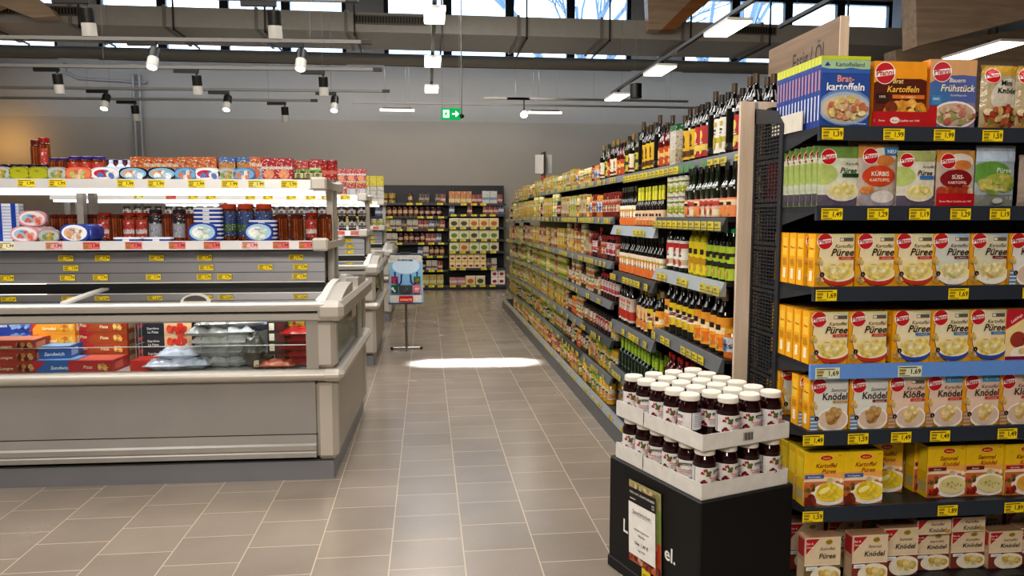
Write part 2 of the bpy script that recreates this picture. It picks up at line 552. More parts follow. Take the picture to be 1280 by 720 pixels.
MB().tube([(x0[0], 16.465, 4.6), (x0[0], 16.465, 4.42), (x0[0] + .25, 16.465, 4.3), (x0[0] + 1.55, 16.465, 4.24)], .03, 8, 'plastic', c('#8c8a88')).obj('bent_conduit', label='thin bent conduit below the left window on the back wall', cat='pipe')

def beam(name, pts, Y, t, label):
    q = [at(x, y, Y) for x, y in pts]
    MB().prism([(p[0], p[2]) for p in q], Y, Y + t, 'y', 'wood_beam', c('#fff')) .obj(name, label=label, cat='beam')
tb = thing('timber_beam', 'slanting pale plywood beam with orange edge, above the duct by the middle window', 'beam', at(818, 37, 12.6))
def bpoly(pts, Y0, Y1, mat, nm):
    o = at(818, 37, 12.6); q = [at(x, y, 12.6) for x, y in pts]
    MB().prism([(p[0] - o[0], p[2] - o[2]) for p in q], Y0, Y1, 'y', mat, c('#fff')).obj(nm, tb)
bpoly([(811, 37), (808, -40), (904, -40), (827, 37)], 0, .2, 'wood_beam', 'beam_web')
bpoly([(827, 37), (904, -40), (938, -40), (843, 37)], -.04, .24, 'wood_strip', 'beam_edge')
beam('timber_beam', [(1146, 58), (1144, -60), (1420, -60), (1420, -12)], 9.5, .3, 'large glued timber beam at the top right over the product rack')
q = [at(x, y, 11) for x, y in ((1120, 140), (1120, 62), (1440, 10), (1440, 140))]
MB().prism([(p[0], p[2]) for p in q], 11, 11.3, 'y', 'wood_beam', c('#fff')).obj('timber_beam', label='dark horizontal timber beam behind the right rack lights', cat='beam')
beam('timber_beam', [(-60, 30), (-60, -60), (8, -30), (62, 10), (70, 20), (40, 22), (0, 6)], 12.4, .2, 'slanting timber beam in the top left corner')
MB().box(at(1128, 0, 14)[0], at(1142, 0, 14)[0], 14, 14.3, 0, ZC, 'plastic', c('#8a8078')).obj('steel_column', label='slim grey column right of the right-hand window', cat='column')

# ------------------------------------------------------------------ tracks and lamps
TZ = 3.26
BK = c('#15130f'); GR = c('#75726d')
def wire(parent, x, y, z0, z1=ZC - .001, r=.0022):
    MB().tube([(x, y, z0), (x, y, z1)], r, 4, 'plastic', c('#6a6864')).obj('hanging_wire', parent)
SK = math.radians(-3)   # the cross tracks hang slightly askew
def track(Y, x0, x1, label, z=TZ, cap=True):
    t = thing('lighting_track', label, 'track', (x0, Y + ((x1 - x0) * math.tan(-SK) if cap else 0), z))
    t.rotation_euler.z = SK if cap else 0
    MB().box(0, x1 - x0, -.02, .02, 0, .035, 'plastic', GR).obj('rail', t)
    if cap: MB().box(x1 - x0, x1 - x0 + .1, -.022, .022, -.002, .037, 'black_metal', BK).obj('end_cap', t)
    for k in range(3): wire(t, (x1 - x0) * (.15 + .38 * k), 0, .035, ZC - z - .001)
    return t
rows = [(6.4, -5.2, -.62, 'nearest cross lighting track, at the top left'), (7.9, -6.2, -.62, 'second cross lighting track from the front, upper left'),
        (9.34, -7.2, -.6, 'third cross lighting track from the front, upper left'), (10.9, -8.4, -.58, 'fourth cross lighting track from the front, upper left'),
        (11.9, -8.6, -1.7, 'rearmost cross lighting track, upper left')]
for r in rows: track(*r)
track(13.6, at(605, 126, 13.6)[0], at(860, 126, 13.6)[0], 'thin cross track above the glaring lamp, centre', 3.6, False)
track(15.2, at(440, 134, 15.2)[0], at(870, 140, 15.2)[0], 'thin cross track near the back wall with two light bars', 3.72, False)

def spot(px, Y, lit, label):
    x = at(px, 100, Y)[0]
    Yt = Y + (-.6 - x) * math.tan(-SK); x = at(px, 100, Yt)[0]
    t = thing('track_spotlight', label, 'spotlight', (x, Yt, TZ), SK)
    MB().box(-.26, .02, -.017, .017, -.045, -.003, 'black_metal', BK).obj('adapter', t)
    MB().tube([(0, 0, -.04), (0, 0, -.09)], .012, 8, 'black_metal', BK).obj('swivel_arm', t)
    M = Matrix.Translation((0, 0, -.10)) @ Matrix.Rotation(math.radians(-28 if lit else 10), 4, 'X')
    b = MB(M); b.lathe([(0, .03), (.05, .03), (.054, .02), (.054, -.09)], 16, ('black_metal', BK)); b.obj('lamp_body', t)
    b = MB(M); b.lathe([(.054, -.09), (.056, -.19), (.05, -.195), (.045, -.19)], 16, ('plastic', c('#b9b4aa'))); 
    b.lathe([(.048, -.1), (0.0, -.1)], 16, ('plastic', c('#555555'))); b.obj('lamp_ring', t)
    b = MB(M); b.lathe([(.047, -.188), (0, -.188)], 16, ('lamp_warm' if lit else 'plastic', c('#8a8780'))); b.obj('lamp_face', t)
sp = [(113, 6.4, 0), (345, 6.4, 0), (195, 7.9, 1), (378, 7.9, 1), (72, 9.34, 0), (246, 9.34, 0), (404, 9.34, 0),
      (132, 10.9, 1), (284, 10.9, 1), (418, 10.9, 1), (167, 11.9, 0), (355, 11.9, 0)]
on = {6.4: 'nearest', 7.9: 'second', 9.34: 'third', 10.9: 'fourth', 11.9: 'rearmost'}
cnt = {}
for px, Y, lit in sp:
    k = cnt.get(Y, 0); cnt[Y] = k + 1
    n = len([1 for s in sp if s[1] == Y])
    pos = ('left' if k == 0 else 'right') if n == 2 else ('left', 'middle', 'right')[k]
    spot(px, Y, lit, '%s track spotlight, %s one on the %s cross track' % ('lit black and white' if lit else 'unlit black and grey', pos, on[Y]))

def ytrack(X, y0, y1, z, label):
    t = thing('lighting_track', label, 'track', (X, y0, z))
    MB().box(-.02, .02, 0, y1 - y0, 0, .035, 'black_metal', c('#4a4945')).obj('rail', t)
    for k in range(3): wire(t, 0, (y1 - y0) * (.1 + .42 * k), .035, ZC - z - .001)
ytrack(.09, 1.6, 11.2, 3.4, 'lengthways lighting track over the middle aisle')
ytrack(2.84, 2.0, 11.6, 3.4, 'long lighting track over the right rack, nearer the aisle')
ytrack(3.5, 1.5, 7.4, 3.4, 'shorter lighting track over the right rack behind the wooden sign')
def panel(X, Y, z, w, l, label):
    t = thing('ceiling_lamp', label, 'lamp', (X, Y, z))
    MB().box(-w / 2, w / 2, -l / 2, l / 2, .012, .04, 'plastic', c('#d8d4cc')).obj('housing', t)
    MB().box(-w / 2 + .006, w / 2 - .006, -l / 2 + .006, l / 2 - .006, 0, .012, 'lamp_warm', c('#fff')).obj('diffuser', t)
    MB().box(-.02, .02, -.1, .1, .04, .1, 'black_metal', BK).obj('adapter', t)
for Y, w in ((7.05, 'nearest'), (9.1, 'middle'), (11.0, 'farthest')):
    panel(.09, Y - .1, 3.3, .19, .5, 'flat white light panel over the middle aisle, %s of three' % w)
for Y, w in ((7.1, 'nearest'), (9.2, 'middle'), (11.3, 'farthest')):
    panel(2.84, Y, 3.3, .24, .6, 'flat white light panel over the right rack, %s of three' % w)
panel(5.95, 7.75, 3.3, .3, .9, 'flat white light panel at the right edge above the bagged goods')
def bar(px0, px1, y, Y, label):
    a = at(px0, y, Y); b = at(px1, y, Y)
    t = thing('tube_lamp', label, 'lamp', a)
    MB().box(0, b[0] - a[0], -.03, .03, .02, .06, 'lamp_panel', c('#fff')).obj('diffuser', t); wire(t, .1, 0, .09, ZC - a[2] - .001); wire(t, b[0] - a[0] - .1, 0, .09, ZC - a[2] - .001)
    MB().box(.05, b[0] - a[0] - .05, -.02, .02, .06, .09, 'black_metal', BK).obj('housing', t)
bar(475, 518, 140, 15.2, 'left warm light bar by the back wall above the rear shelves')
bar(660, 702, 143, 15.2, 'right warm light bar by the back wall, beside the glaring lamp')
a = at(655, 143, 13.6)
t = thing('track_spotlight', 'glaring warm spotlight at the centre, brightest lamp in the hall', 'spotlight', a)
MB().box(-.3, .1, -.02, .02, .25, .29, 'black_metal', BK).obj('adapter', t)
MB().tube([(0, 0, .25), (0, 0, .08)], .012, 6, 'black_metal', BK).obj('swivel_arm', t)
MB(Matrix.Rotation(-1.2, 4, 'X')).lathe([(0, .12), (.06, .12), (.065, 0), (.06, -.01)], 16, ('black_metal', BK)).obj('lamp_body', t)
MB(Matrix.Rotation(-1.2, 4, 'X')).lathe([(.06, -.005), (0, -.005)], 16, ('lamp_hot', BK)).obj('lamp_face', t)
a = at(795, 104, 10.3)
t = thing('pendant_speaker', 'black cylinder hanging beside the lighting track over the right rack', 'speaker', (a[0], a[1], a[2] - .2))
MB().lathe([(0, 0), (.078, 0), (.078, .19), (0, .19)], 18, ('black_metal', BK)).obj('speaker_body', t)
wire(t, 0, 0, .19, ZC - a[2] + .199)

# exit sign
a = at(563.5, 142.5, 9.0)
t = thing('exit_sign', 'green emergency exit sign with white door and arrow hanging over the aisle', 'sign', a)
MB().box(-.112, .112, -.015, .015, -.065, .065, 'exit_green', G).obj('sign_box', t)
s = MB()
A = Art(s, lambda u, v, l: (-.112 + u, -.0155 - l, -.065 + v), .224, .13, mat='exit_white')
A.rect(.1, .16, .42, .84, '#ffffff')
A.poly([(.56, .43), (.74, .43), (.74, .2), (.93, .5), (.74, .8), (.74, .57), (.56, .57)], '#ffffff')
s.obj('sign_symbols', t)
g = MB(); A = Art(g, lambda u, v, l: (-.112 + u, -.0165 - l, -.065 + v), .224, .13, mat='exit_green')
A.ell(.27, .70, .03, .06, '#0')
A.poly([(.22, .6), (.31, .62), (.35, .5), (.32, .48), (.29, .55), (.27, .42), (.34, .36), (.33, .22), (.29, .22), (.3, .34), (.23, .38), (.18, .24), (.14, .27), (.2, .42), (.21, .54), (.17, .5), (.15, .54)], '#000000')
g.obj('running_figure', t)
wire(t, -.1, 0, .065, ZC - a[2] - .001); wire(t, .1, 0, .065, ZC - a[2] - .001)
a = at(577, 145, 9.0)
t = thing('ceiling_camera', 'small black camera hanging just right of the exit sign', 'camera', a)
MB().lathe([(0, -.03), (.025, -.02), (.03, .01), (0, .03)], 12, ('black_metal', BK)).obj('camera_dome', t)
wire(t, 0, 0, .02, ZC - a[2] - .001, .008)

# ------------------------------------------------------------------ lights
def area(name, loc, rot, sx, sy, power, col='#fff6ea', spread=None):
    l = bpy.data.lights.new(name, 'AREA'); l.shape = 'RECTANGLE'; l.size = sx; l.size_y = sy
    l.energy = power; l.color = c(col)[:3]
    if spread: l.spread = math.radians(spread)
    o = bpy.data.objects.new(name, l); COL.objects.link(o); o.location = loc; o.rotation_euler = rot
    return o
area('light_aisle', (.1, 6.5, 4.9), (0, 0, 0), 1.0, 9, 300, '#f6f6f8')
area('light_left', (-3.5, 5.5, 4.9), (0, 0, 0), 3, 7, 320, '#fbf8f4')
area('light_right', (3.0, 1.0, 4.8), (math.radians(12), math.radians(15), 0), 1.6, 3, 60)
area('light_front', (-1.6, -1.4, 3.6), (math.radians(58), 0, math.radians(4)), 4.0, 1.0, 230)
area('light_back', (-.2, 13.6, 3.9), (math.radians(25), 0, 0), 5, .5, 100)
area('light_rack', (-.2, 4.4, 4.2), (math.radians(10), math.radians(-48), 0), .3, 3, 34)
area('light_rack_far', (-.2, 9.4, 4.2), (0, math.radians(-48), 0), .3, 5, 34)
area('light_wall', (.5, 15.13, 4.33), (math.radians(68), 0, 0), 17, .12, 120, '#cfdbeb')  # unseen lamp added below the pipe to brighten the upper back wall
area('light_sun_patch', (.49, 7.95, 4.2), (0, 0, math.radians(-3)), 1.05, .14, 50, '#e8f0ff', 7)  # narrow overhead lamp added to lay a sun patch on the floor
area('light_wash', at(-10, 175, 15.8), (PI / 2, 0, 0), .6, .3, 9, '#ffc870')

w = bpy.data.worlds.new('sky'); scene.world = w; w.use_nodes = True
nt = w.node_tree; nt.nodes.clear()
o = nt.nodes.new('ShaderNodeOutputWorld'); b = nt.nodes.new('ShaderNodeBackground')
tc = nt.nodes.new('ShaderNodeTexCoord'); n = nt.nodes.new('ShaderNodeTexNoise'); n.inputs['Scale'].default_value = 3
r = nt.nodes.new('ShaderNodeValToRGB')
r.color_ramp.elements[0].position = .35; r.color_ramp.elements[0].color = c('#9cc4ee')
r.color_ramp.elements[1].position = .65; r.color_ramp.elements[1].color = c('#e4f0fc')
nt.links.new(tc.outputs['Generated'], n.inputs['Vector']); nt.links.new(n.outputs['Fac'], r.inputs[0])
nt.links.new(r.outputs[0], b.inputs[0]); b.inputs[1].default_value = 5.5
nt.links.new(b.outputs[0], o.inputs[0])
scene.view_settings.view_transform = 'Standard'
scene.view_settings.look = 'Medium High Contrast'
scene.view_settings.exposure = -.2
scene.cycles.use_denoising = True
scene.cycles.max_bounces = 6
scene.cycles.transparent_max_bounces = 10
scene.cycles.sample_clamp_indirect = 4
# ------------------------------------------------------------------ goods
def carton(name, look, w, h, d, side, top, art, cat='box'):
    mb = MB()
    mb.box(0, w, 0, d, 0, h, 'paper', c(side))
    mb.add([(0, 0, h + .0003), (w, 0, h + .0003), (w, d, h + .0003), (0, d, h + .0003)], [(0, 1, 2, 3)], 'paper', c(top))
    A = Art(mb, front(), w, h)
    art(A)
    S = Art(mb, lambda u, v, l: (-l, d - u, v), d, h)
    return Proto(name, cat, look, mb, (), w, d, h), S

def logo(A, x, y, r, txt='Pfanni', red='#c8202c'):
    a = A.w / A.h
    A.ell(x, y, r * 1.08, r * 1.08 * a, '#f6efe6', n=24)
    A.ell(x, y, r, r * a, red, n=24)
    A.poly([(x - r * 1.05, y - r * a * .42), (x + r * 1.05, y - r * a * .12), (x + r * 1.05, y + r * a * .42), (x - r * 1.05, y + r * a * .12)], '#f8f4ee')
    A.text(txt, x, y - r * a * .22, r * a * .78, '#b01824', maxw=r * 1.95, bold=.02, rot=.08)

YE = '#e9a818'
def puree(A, base='#eee0b8', ban='#c03a28', word='Püree', small='Kartoffel', bowl='#c23a22', food=('#f2dc86', '#f6e6a4', '#e8ca62'), bg2='#cfd8a8', tag2=True, kn=False, plus=False):
    A.rect(0, 0, 1, 1, YE)
    A.ell(.66, .56, .58, .60, '#8a3a18', n=28)
    A.ell(.675, .565, .58, .595, base, n=28)
    A.poly([(.45, .98), (1, .93), (1, 1), (.4, 1)], bg2)
    A.poly([(.5, 0), (1, 0), (1, .24)], YE)
    if tag2 and not plus:
        A.rect(.62, .86, .97, .93, '#6e655a').rect(.63, .87, .72, .92, '#e8e0d0')
    if plus:
        A.rect(.52, .86, 1, 1, '#4aa0cc').text('+2', .62, .9, .08, '#fff', .16, .02).text('STÜCK MEHR', .84, .91, .035, '#fff', .28)
    logo(A, .24, .86, .19)
    A.text(small, .965, .74, .10, '#4a2c1a', .52, .0, .25, 'r')
    A.text(word, .985, .59, .19, '#3a2012', .66, .018, .3 if not kn else .1, 'r')
    A.rect(.60, .52, .98, .57, ban).text('ohne Zusatzstoffe', .79, .533, .026, '#f8e8d8', .34)
    A.lumps(.10, .48, .1, .05, ['#d8b060', '#e8cc80'], 3, .07, 3)
    A.lumps(.12, .18, .1, .1, ['#d8b878', '#e2c890', '#c8a058'], 5, .08, 4)
    if kn:
        A.ell(.6, .2, .42, .24, '#f4ece4').ell(.6, .21, .37, .2, '#d9c2b0')
        A.lumps(.6, .27, .22, .11, list(food), 8, .12, 8)
        A.poly([(0, 0), (.2, 0), (.2, .18), (.1, .3), (0, .3)], '#6f8db0' if base != '#e8cdbb' else '#b08a6a')
        for i in range(4): A.rect(0, .02 + i * .07, .18, .04 + i * .07, '#e6ecf2' if base != '#e8cdbb' else '#d8b898')
    else:
        A.ell(.60, .2, .42, .18, bowl).ell(.60, .25, .42, .15, '#f2ead8').ell(.60, .27, .38, .14, food[0])
        A.lumps(.58, .31, .2, .06, list(food), 6, .19, 5).lumps(.62, .36, .2, .05, ['#f8ecb8', '#f4e09a'], 4, .1, 6)
    A.ell(.16, .24, .06, .06 * A.w / A.h, '#3a2820').text('1', .16, .215, .05, '#fff', .06)
    A.rect(0, 0, 1, .006, '#b98a10')

PD, PW, PHT = .055, .158, .205
P = {}
def mk(key, look, **k):
    p, S = carton('food_carton', look, PW, PHT, PD, YE, '#d89c14', lambda A: puree(A, **k))
    S.rect(.15, .55, .85, .9, '#f0c040').text('Pfanni', .5, .7, .06, '#a82020', .6, .02).rect(.3, .1, .7, .3, '#f4e6c4')
    for i in range(5): S.rect(.2, .36 + i * .03, .8, .372 + i * .03, '#b07a20')
    P[key] = p
mk('red', 'yellow mashed-potato carton with red banner and red bowl')
mk('bluebowl', 'yellow mashed-potato carton with blue banner and blue bowl', base='#eee2c0', ban='#3a78b8', bowl='#3450a0', bg2='#c8ccb0')
mk('bluesky', 'yellow mash carton with pale blue top and herb mash on a blue checked cloth', base='#d4d6cc', ban='#6a2a30', bowl='#e8e4dc', bg2='#9cbce0', food=('#ece0a8', '#b8c07a', '#f2e8bc'))
mk('maroon', 'yellow mash carton with long maroon banner and onion mash', base='#d8d4bc', ban='#7a2028', bowl='#ece8e0', bg2='#a8bcd8', food=('#e8d89c', '#c8a860', '#f2e8bc'))
mk('semmel', 'yellow bread-dumpling carton with a bowl of brown dumplings', base='#dfe0da', ban='#b08a50', word='Knödel', small='Semmel', food=('#b98e52', '#c9a268', '#a87c44'), bg2='#a9c0dc', kn=True, tag2=False)
mk('semmel2', 'yellow bread-dumpling carton with maroon banner', base='#dfe0da', ban='#7a2a2a', word='Knödel', small='Semmel', food=('#b98e52', '#c9a268', '#a87c44'), bg2='#a9c0dc', kn=True, tag2=False)
mk('klosse', 'yellow and pink potato-dumpling carton lettered Klöße', base='#e8cdbb', ban='#c83a30', word='Klöße', small='Kartoffel', food=('#ecd08a', '#f0daa0', '#dcb868'), bg2='#c8d0a0', kn=True)
mk('knodel', 'yellow and pink potato-dumpling carton with blue bonus flash', base='#e8cdbb', ban='#c83a30', word='Knödel', small='Kartoffel', food=('#ecd08a', '#f0daa0', '#dcb868'), kn=True, plus=True)

def crimson(A):
    A.rect(0, 0, 1, 1, '#f0d8a0').poly([(0, 1), (.9, 1), (0, .6)], '#c82838').poly([(0, .6), (.5, .8), (0, .45)], '#f6e0a0')
    A.text('Lieblings', .3, .8, .08, '#fff', .6, .01, .2, rot=.6).ell(.35, .4, .22, .16, '#a04030').text('Kloß', .6, .37, .1, '#401810', .5)
    A.ell(.6, .12, .45, .16, '#f6ece0').lumps(.6, .16, .25, .06, ['#f0dc9a', '#e4c878'], 6, .1).rect(0, 0, 1, .07, '#8a1a4a')
p, S = carton('food_carton', 'cream and red carton with crimson corner', PW, PHT, PD, '#e8c060', '#d89c14', crimson)
P['crimson'] = p

def maggi(A, word1, word2, ban, bc, food, kn=False):
    A.rect(0, 0, 1, 1, '#f2c81a').rect(0, .42, 1, .62, '#f0b060').ell(.5, .28, .8, .26, '#f4dcc0')
    A.ell(.56, .90, .17, .055, '#f8e0a0').ell(.56, .90, .155, .048, '#c82020').text('MAGGI', .56, .88, .045, '#f8d820', .24, .02)
    A.text('2x3', .9, .93, .04, '#a07010', .14)
    A.text(word1, .56, .72, .115, '#8a3010', .62, .01, .3).text(word2, .62, .61, .115, '#a83818', .5, .01, .3)
    A.rect(.02, .52, .5, .59, bc).text(ban, .26, .537, .04, '#fff', .42, .01)
    A.rect(0, 0, 1, .46, '#c87848').lumps(.75, .48, .2, .05, ['#f4e8c8', '#e8d8a8'], 4, .09, 2)
    A.ell(.65, .22, .48, .22, '#f8f0e6')
    A.lumps(.18, .35, .16, .06, ['#4a6a28', '#3a5420', '#d84028'], 9, .05, 6)
    if kn:
        A.ell(.66, .24, .36, .17, food[0]).ell(.60, .29, .26, .11, food[1]).lumps(.64, .26, .26, .1, ['#b8a868', '#8a9a50', '#c8b878'], 12, .025, 4)
        A.lumps(.15, .14, .14, .08, ['#b03018', '#8a2010', '#d05030'], 8, .07, 7)
    else:
        A.ell(.64, .24, .36, .16, food[0]).lumps(.62, .27, .16, .07, list(food), 5, .2, 9).ell(.5, .3, .16, .05, '#faf09a', rot=.4)
        A.lumps(.16, .12, .1, .06, ['#7a2c18', '#8a3820'], 4, .12, 3)
for key, a in {'mpur': ('Kartoffel', 'Püree', 'Das Komplette', '#3a6ab0', ('#f2d840', '#f6e060', '#ecc828')),
               'msem': ('Semmel', 'Knödel', 'Klassisch', '#7a2028', ('#e6d8a0', '#ddd090', '#d8c888'), True),
               'mkar': ('Kartoffel', 'Knödel', 'Halb & Halb', '#b02028', ('#e8b850', '#e0a840', '#d8a038'), True)}.items():
    p, S = carton('food_carton', {'mpur': 'bright yellow mash carton with blue banner and sausages', 'msem': 'bright yellow carton with one large bread dumpling', 'mkar': 'yellow carton with orange dumplings and dark meat'}[key],
                  .165, .215, .06, '#e0b818', '#c8b020', lambda A, a=a: maggi(A, *a))
    S.rect(.1, .1, .9, .3, '#b8b080').rect(.1, .5, .9, .9, '#ecd030')
    P[key] = p

def gug(A, w1, w2, sh=None):
    A.rect(0, 0, 1, 1, '#e3cfb0').rect(0, 0, 1, .42, '#7a6a3c' if w2 == 'Püree' else '#8a4030')
    A.rect(0, .42, 1, .44, '#f2ead8')
    A.poly([(.03, .97), (.4, .97), (.03, .66)], '#b81c28').text('Gut &', .13, .86, .06, '#fff', .3, .01, rot=-.0).text('Günstig', .14, .79, .045, '#fff', .3, .01, rot=.0)
    A.ell(.66, .9, .1, .05, '#c8a040').lumps(.66, .9, .07, .03, ['#b8902c', '#8a9a30'], 4, .05)
    A.text(w1, .62, .74, .085, '#4a3020', .45, 0, .15).text(w2, .62, .57, .15, '#1c1814', .66, .01, .15)
    A.ell(.6, .2, .45, .22, '#efe6d2').lumps(.6, .24, .26, .1, ['#e8cf80', '#d8b860', '#f0dc98'], 9, .13, 4)
    A.rect(.02, .34, .34, .42, '#e8ecec').text('6 Stück', .18, .36, .04, '#38507a', .28, 0, .2)
for key, a in {'gpur': ('Kartoffel', 'Püree'), 'gsem': ('Semmel', 'Knödel'), 'gkar': ('Kartoffel', 'Knödel')}.items():
    p, S = carton('food_carton', {'gpur': 'beige and green mash carton with red corner', 'gsem': 'beige bread-dumpling carton with red corner', 'gkar': 'beige potato-dumpling carton with red corner'}[key],
                  .15, .20, .06, '#c9a888', '#b89070', lambda A, a=a: gug(A, *a))
    S.rect(.1, .6, .9, .95, '#b83038').rect(.1, .1, .9, .5, '#d8c0a0')
    P[key] = p
def lid_art(A):
    A.rect(0, 0, 1, 1, '#e3cfb0').poly([(.03, .97), (.3, .97), (.03, .3)], '#b81c28').text('Kartoffel', .6, .6, .26, '#4a3020', .45).text('Knödel', .6, .15, .42, '#1c1814', .6, .01, .15).ell(.9, .2, .08, .14, '#c8a040')
p, S = carton('food_carton', 'beige dumpling carton lying flat', .15, .062, .2, '#b88a70', '#a87860', lid_art)
P['gflat'] = p

def brat(A):
    A.rect(0, 0, 1, 1, '#2c52a0').rect(0, .82, 1, 1, '#a8c8a0').poly([(0, .84), (.3, .8), (.6, .84), (1, .8), (1, .76), (0, .76)], '#3c66b4').rect(0, .95, 1, 1, '#c8d030')
    A.poly([(.06, .86), (.12, .92), (.18, .86)], '#284a90').text('Kartoffelland', .58, .855, .085, '#2c4a60', .72, .0)
    A.text('Brat-', .5, .64, .13, '#f0a088', .5, .02).text('kartoffeln', .5, .52, .15, '#f6f6f6', .88, .02, .05).text('mit Speck', .5, .46, .05, '#405878', .3)
    A.ell(.5, .28, .56, .26, '#6a8cc4').ell(.5, .27, .53, .23, '#a8b8cc').ell(.5, .26, .48, .19, '#d0c0a8')
    A.lumps(.5, .27, .38, .14, ['#e8d08a', '#d89a70', '#e8c8a0', '#c87858', '#f0e0b0', '#b8c070'], 44, .075, 2)
    A.text('2 Portionen', .78, .035, .035, '#e8eef8', .3)
p, S = carton('thin_carton', 'blue fried-potato carton', .195, .265, .024, '#24408c', '#c8d030', brat, 'box')
S.rect(0, .88, 1, 1, '#c8cc40').rect(.25, .52, .75, .8, '#b08088').rect(.3, .1, .7, .45, '#c8ccd8')
P['brat'] = p
def bratk(A):
    A.rect(0, 0, 1, 1, '#f0a020').ell(.55, .5, .7, .28, '#5a2012').rect(0, .1, 1, .42, '#6a2814').ell(.55, .8, .9, .06, '#f0a020')
    logo(A, .2, .82, .18)
    A.text('Brat', .45, .67, .1, '#f6dc90', .4, .015, .2).text('Kartoffeln', .55, .54, .13, '#f6c850', .82, .015, .2)
    A.rect(.35, .44, .96, .5, '#d87828').text('MIT ZWIEBELN', .65, .453, .035, '#f8e0b0', .5)
    A.rect(.05, .38, .28, .52, '#3a2018').text('100%', .16, .45, .05, '#e8d8c0', .18)
    A.ell(.6, .25, .42, .16, '#e8a848', 'food').lumps(.6, .28, .3, .1, ['#e8b050', '#d89838', '#f0c468', '#8a4020', '#90a040'], 24, .1, 5)
    A.rect(0, 0, 1, .24, '#b81c20').text('Beste', .14, .09, .045, '#f4d8d0', .2, .01).text('Qualität seit 1949', .66, .09, .045, '#f4d8d0', .52, .01).ell(.38, .11, .09, .05, '#e8dcd0').text('Pfanni', .38, .09, .04, '#b01824', .15)
p, S = carton('food_carton', 'orange fried-potato carton', .215, .25, .06, '#e08c18', '#f0a828', bratk)
P['bratk'] = p
def bauern(A):
    A.rect(0, 0, 1, 1, '#d8a878').ell(.7, .5, .85, .28, '#5a6aa8').rect(0, 0, 1, .38, '#8a7898').ell(.2, .45, .3, .2, '#4a74ac')
    logo(A, .25, .82, .19, red='#c83048')
    A.text('Bauern', .58, .67, .09, '#f0e8d8', .4, .015, .2).text('Frühstück', .6, .54, .14, '#f2e6c8', .74, .015, .2)
    A.text('Kartoffelgericht', .62, .47, .04, '#d8dcf0', .5)
    A.rect(.04, .34, .25, .48, '#4888b8').text('100%', .14, .41, .05, '#e0f0ff', .18)
    A.ell(.55, .2, .48, .2, '#ece6e2').ell(.55, .2, .43, .17, '#c8a898')
    A.lumps(.55, .2, .36, .13, ['#d8b898', '#c88878', '#e0d0b0', '#a8a868', '#b86858'], 30, .08, 4)
p, S = carton('food_carton', 'tan and blue farmer breakfast carton', .192, .262, .06, '#e08c28', '#d8a878', bauern)
P['bauern'] = p
def traytop(mb_, w, h, col):
    pass

# pouches: pillow shaped with crimped seals
def pouch(name, look, w, h, d, back, art, mat='film', cat='pouch'):
    mb = MB()
    nx, nz = 8, 10
    def q(u, v, s, l=0):
        e = (1 - abs(2 * u - 1) ** 2.5) * (1 - abs(2 * v - 1) ** 3)
        return (u * w, s * (d / 2 * e + l), v * h)
    for s_ in (-1, 1):
        vs = [q(i / nx, j / nz, s_) for j in range(nz + 1) for i in range(nx + 1)]
        fs = [(j * (nx + 1) + i, j * (nx + 1) + i + 1, (j + 1) * (nx + 1) + i + 1, (j + 1) * (nx + 1) + i) for j in range(nz) for i in range(nx)]
        mb.add(vs, fs, mat, c(back), True)
    for (za, zb) in ((-.004, .012), (h - .012, h + .004)):
        mb.box(-.001, w + .001, -.0012, .0012, za, zb, mat, c(back))
    # print follows the pillow: subdivide each art polygon on a grid
    def PP(u, v, l):
        a, b = u / w, v / h
        e = (1 - abs(2 * a - 1) ** 2.5) * (1 - abs(2 * b - 1) ** 3)
        return (u, -(d / 2 * e + l + .0018), v)
    A = Art(mb, PP, w, h, .0004, mat)
    class G:  # gridded art
        w_ = w
    orig = A.poly
    def poly(pts, col, m2=None):
        P0 = clip([(x * w, y * h) for x, y in pts], 0, w, 0, h)
        if len(P0) < 3: return A
        for i in range(nx):
            P1 = clip(P0, w * i / nx, w * (i + 1) / nx, 0, h)
            if len(P1) < 3: continue
            for j in range(nz):
                P2 = clip(P1, 0, w, h * j / nz, h * (j + 1) / nz)
                if len(P2) >= 3:
                    mb.add([PP(x, y, A.k * A.step) for x, y in P2], [tuple(range(len(P2)))], m2 or mat, c(col))
        A.k += 1
        return A
    A.poly = poly
    art(A)
    return Proto(name, cat, look, mb, (), w, d, h)
def sach(A, bg='#7a9a50', word='Püree', small='Kartoffel', ban='#2c4a28', dark='#2a3a20', food=('#f0e4a0', '#e8d888'), mid='#d8dcc8'):
    A.rect(0, 0, 1, 1, mid).rect(0, .82, 1, 1, bg).ell(.1, .55, .35, .18, '#b8c878').rect(0, 0, 1, .2, '#6a6070')
    logo(A, .23, .84, .17)
    A.text(small, .8, .7, .07, dark, .42, 0, .2).text(word, .7, .57, .13, dark, .56, .012, .25).rect(.55, .5, .96, .56, ban)
    A.ell(.58, .25, .40, .16, '#e8e0d0').ell(.58, .27, .35, .12, food[0]).lumps(.58, .3, .22, .07, list(food), 7, .09, 3)
P['s_green'] = pouch('food_pouch', 'green and cream mash sachet', .17, .225, .016, '#8aa070', sach)
P['s_pur'] = pouch('food_pouch', 'cream mash sachet with blue banner', .155, .21, .02, '#c8c098', lambda A: sach(A, '#a8b070', ban='#3a78b8', dark='#20180c', mid='#dcd8c8'))
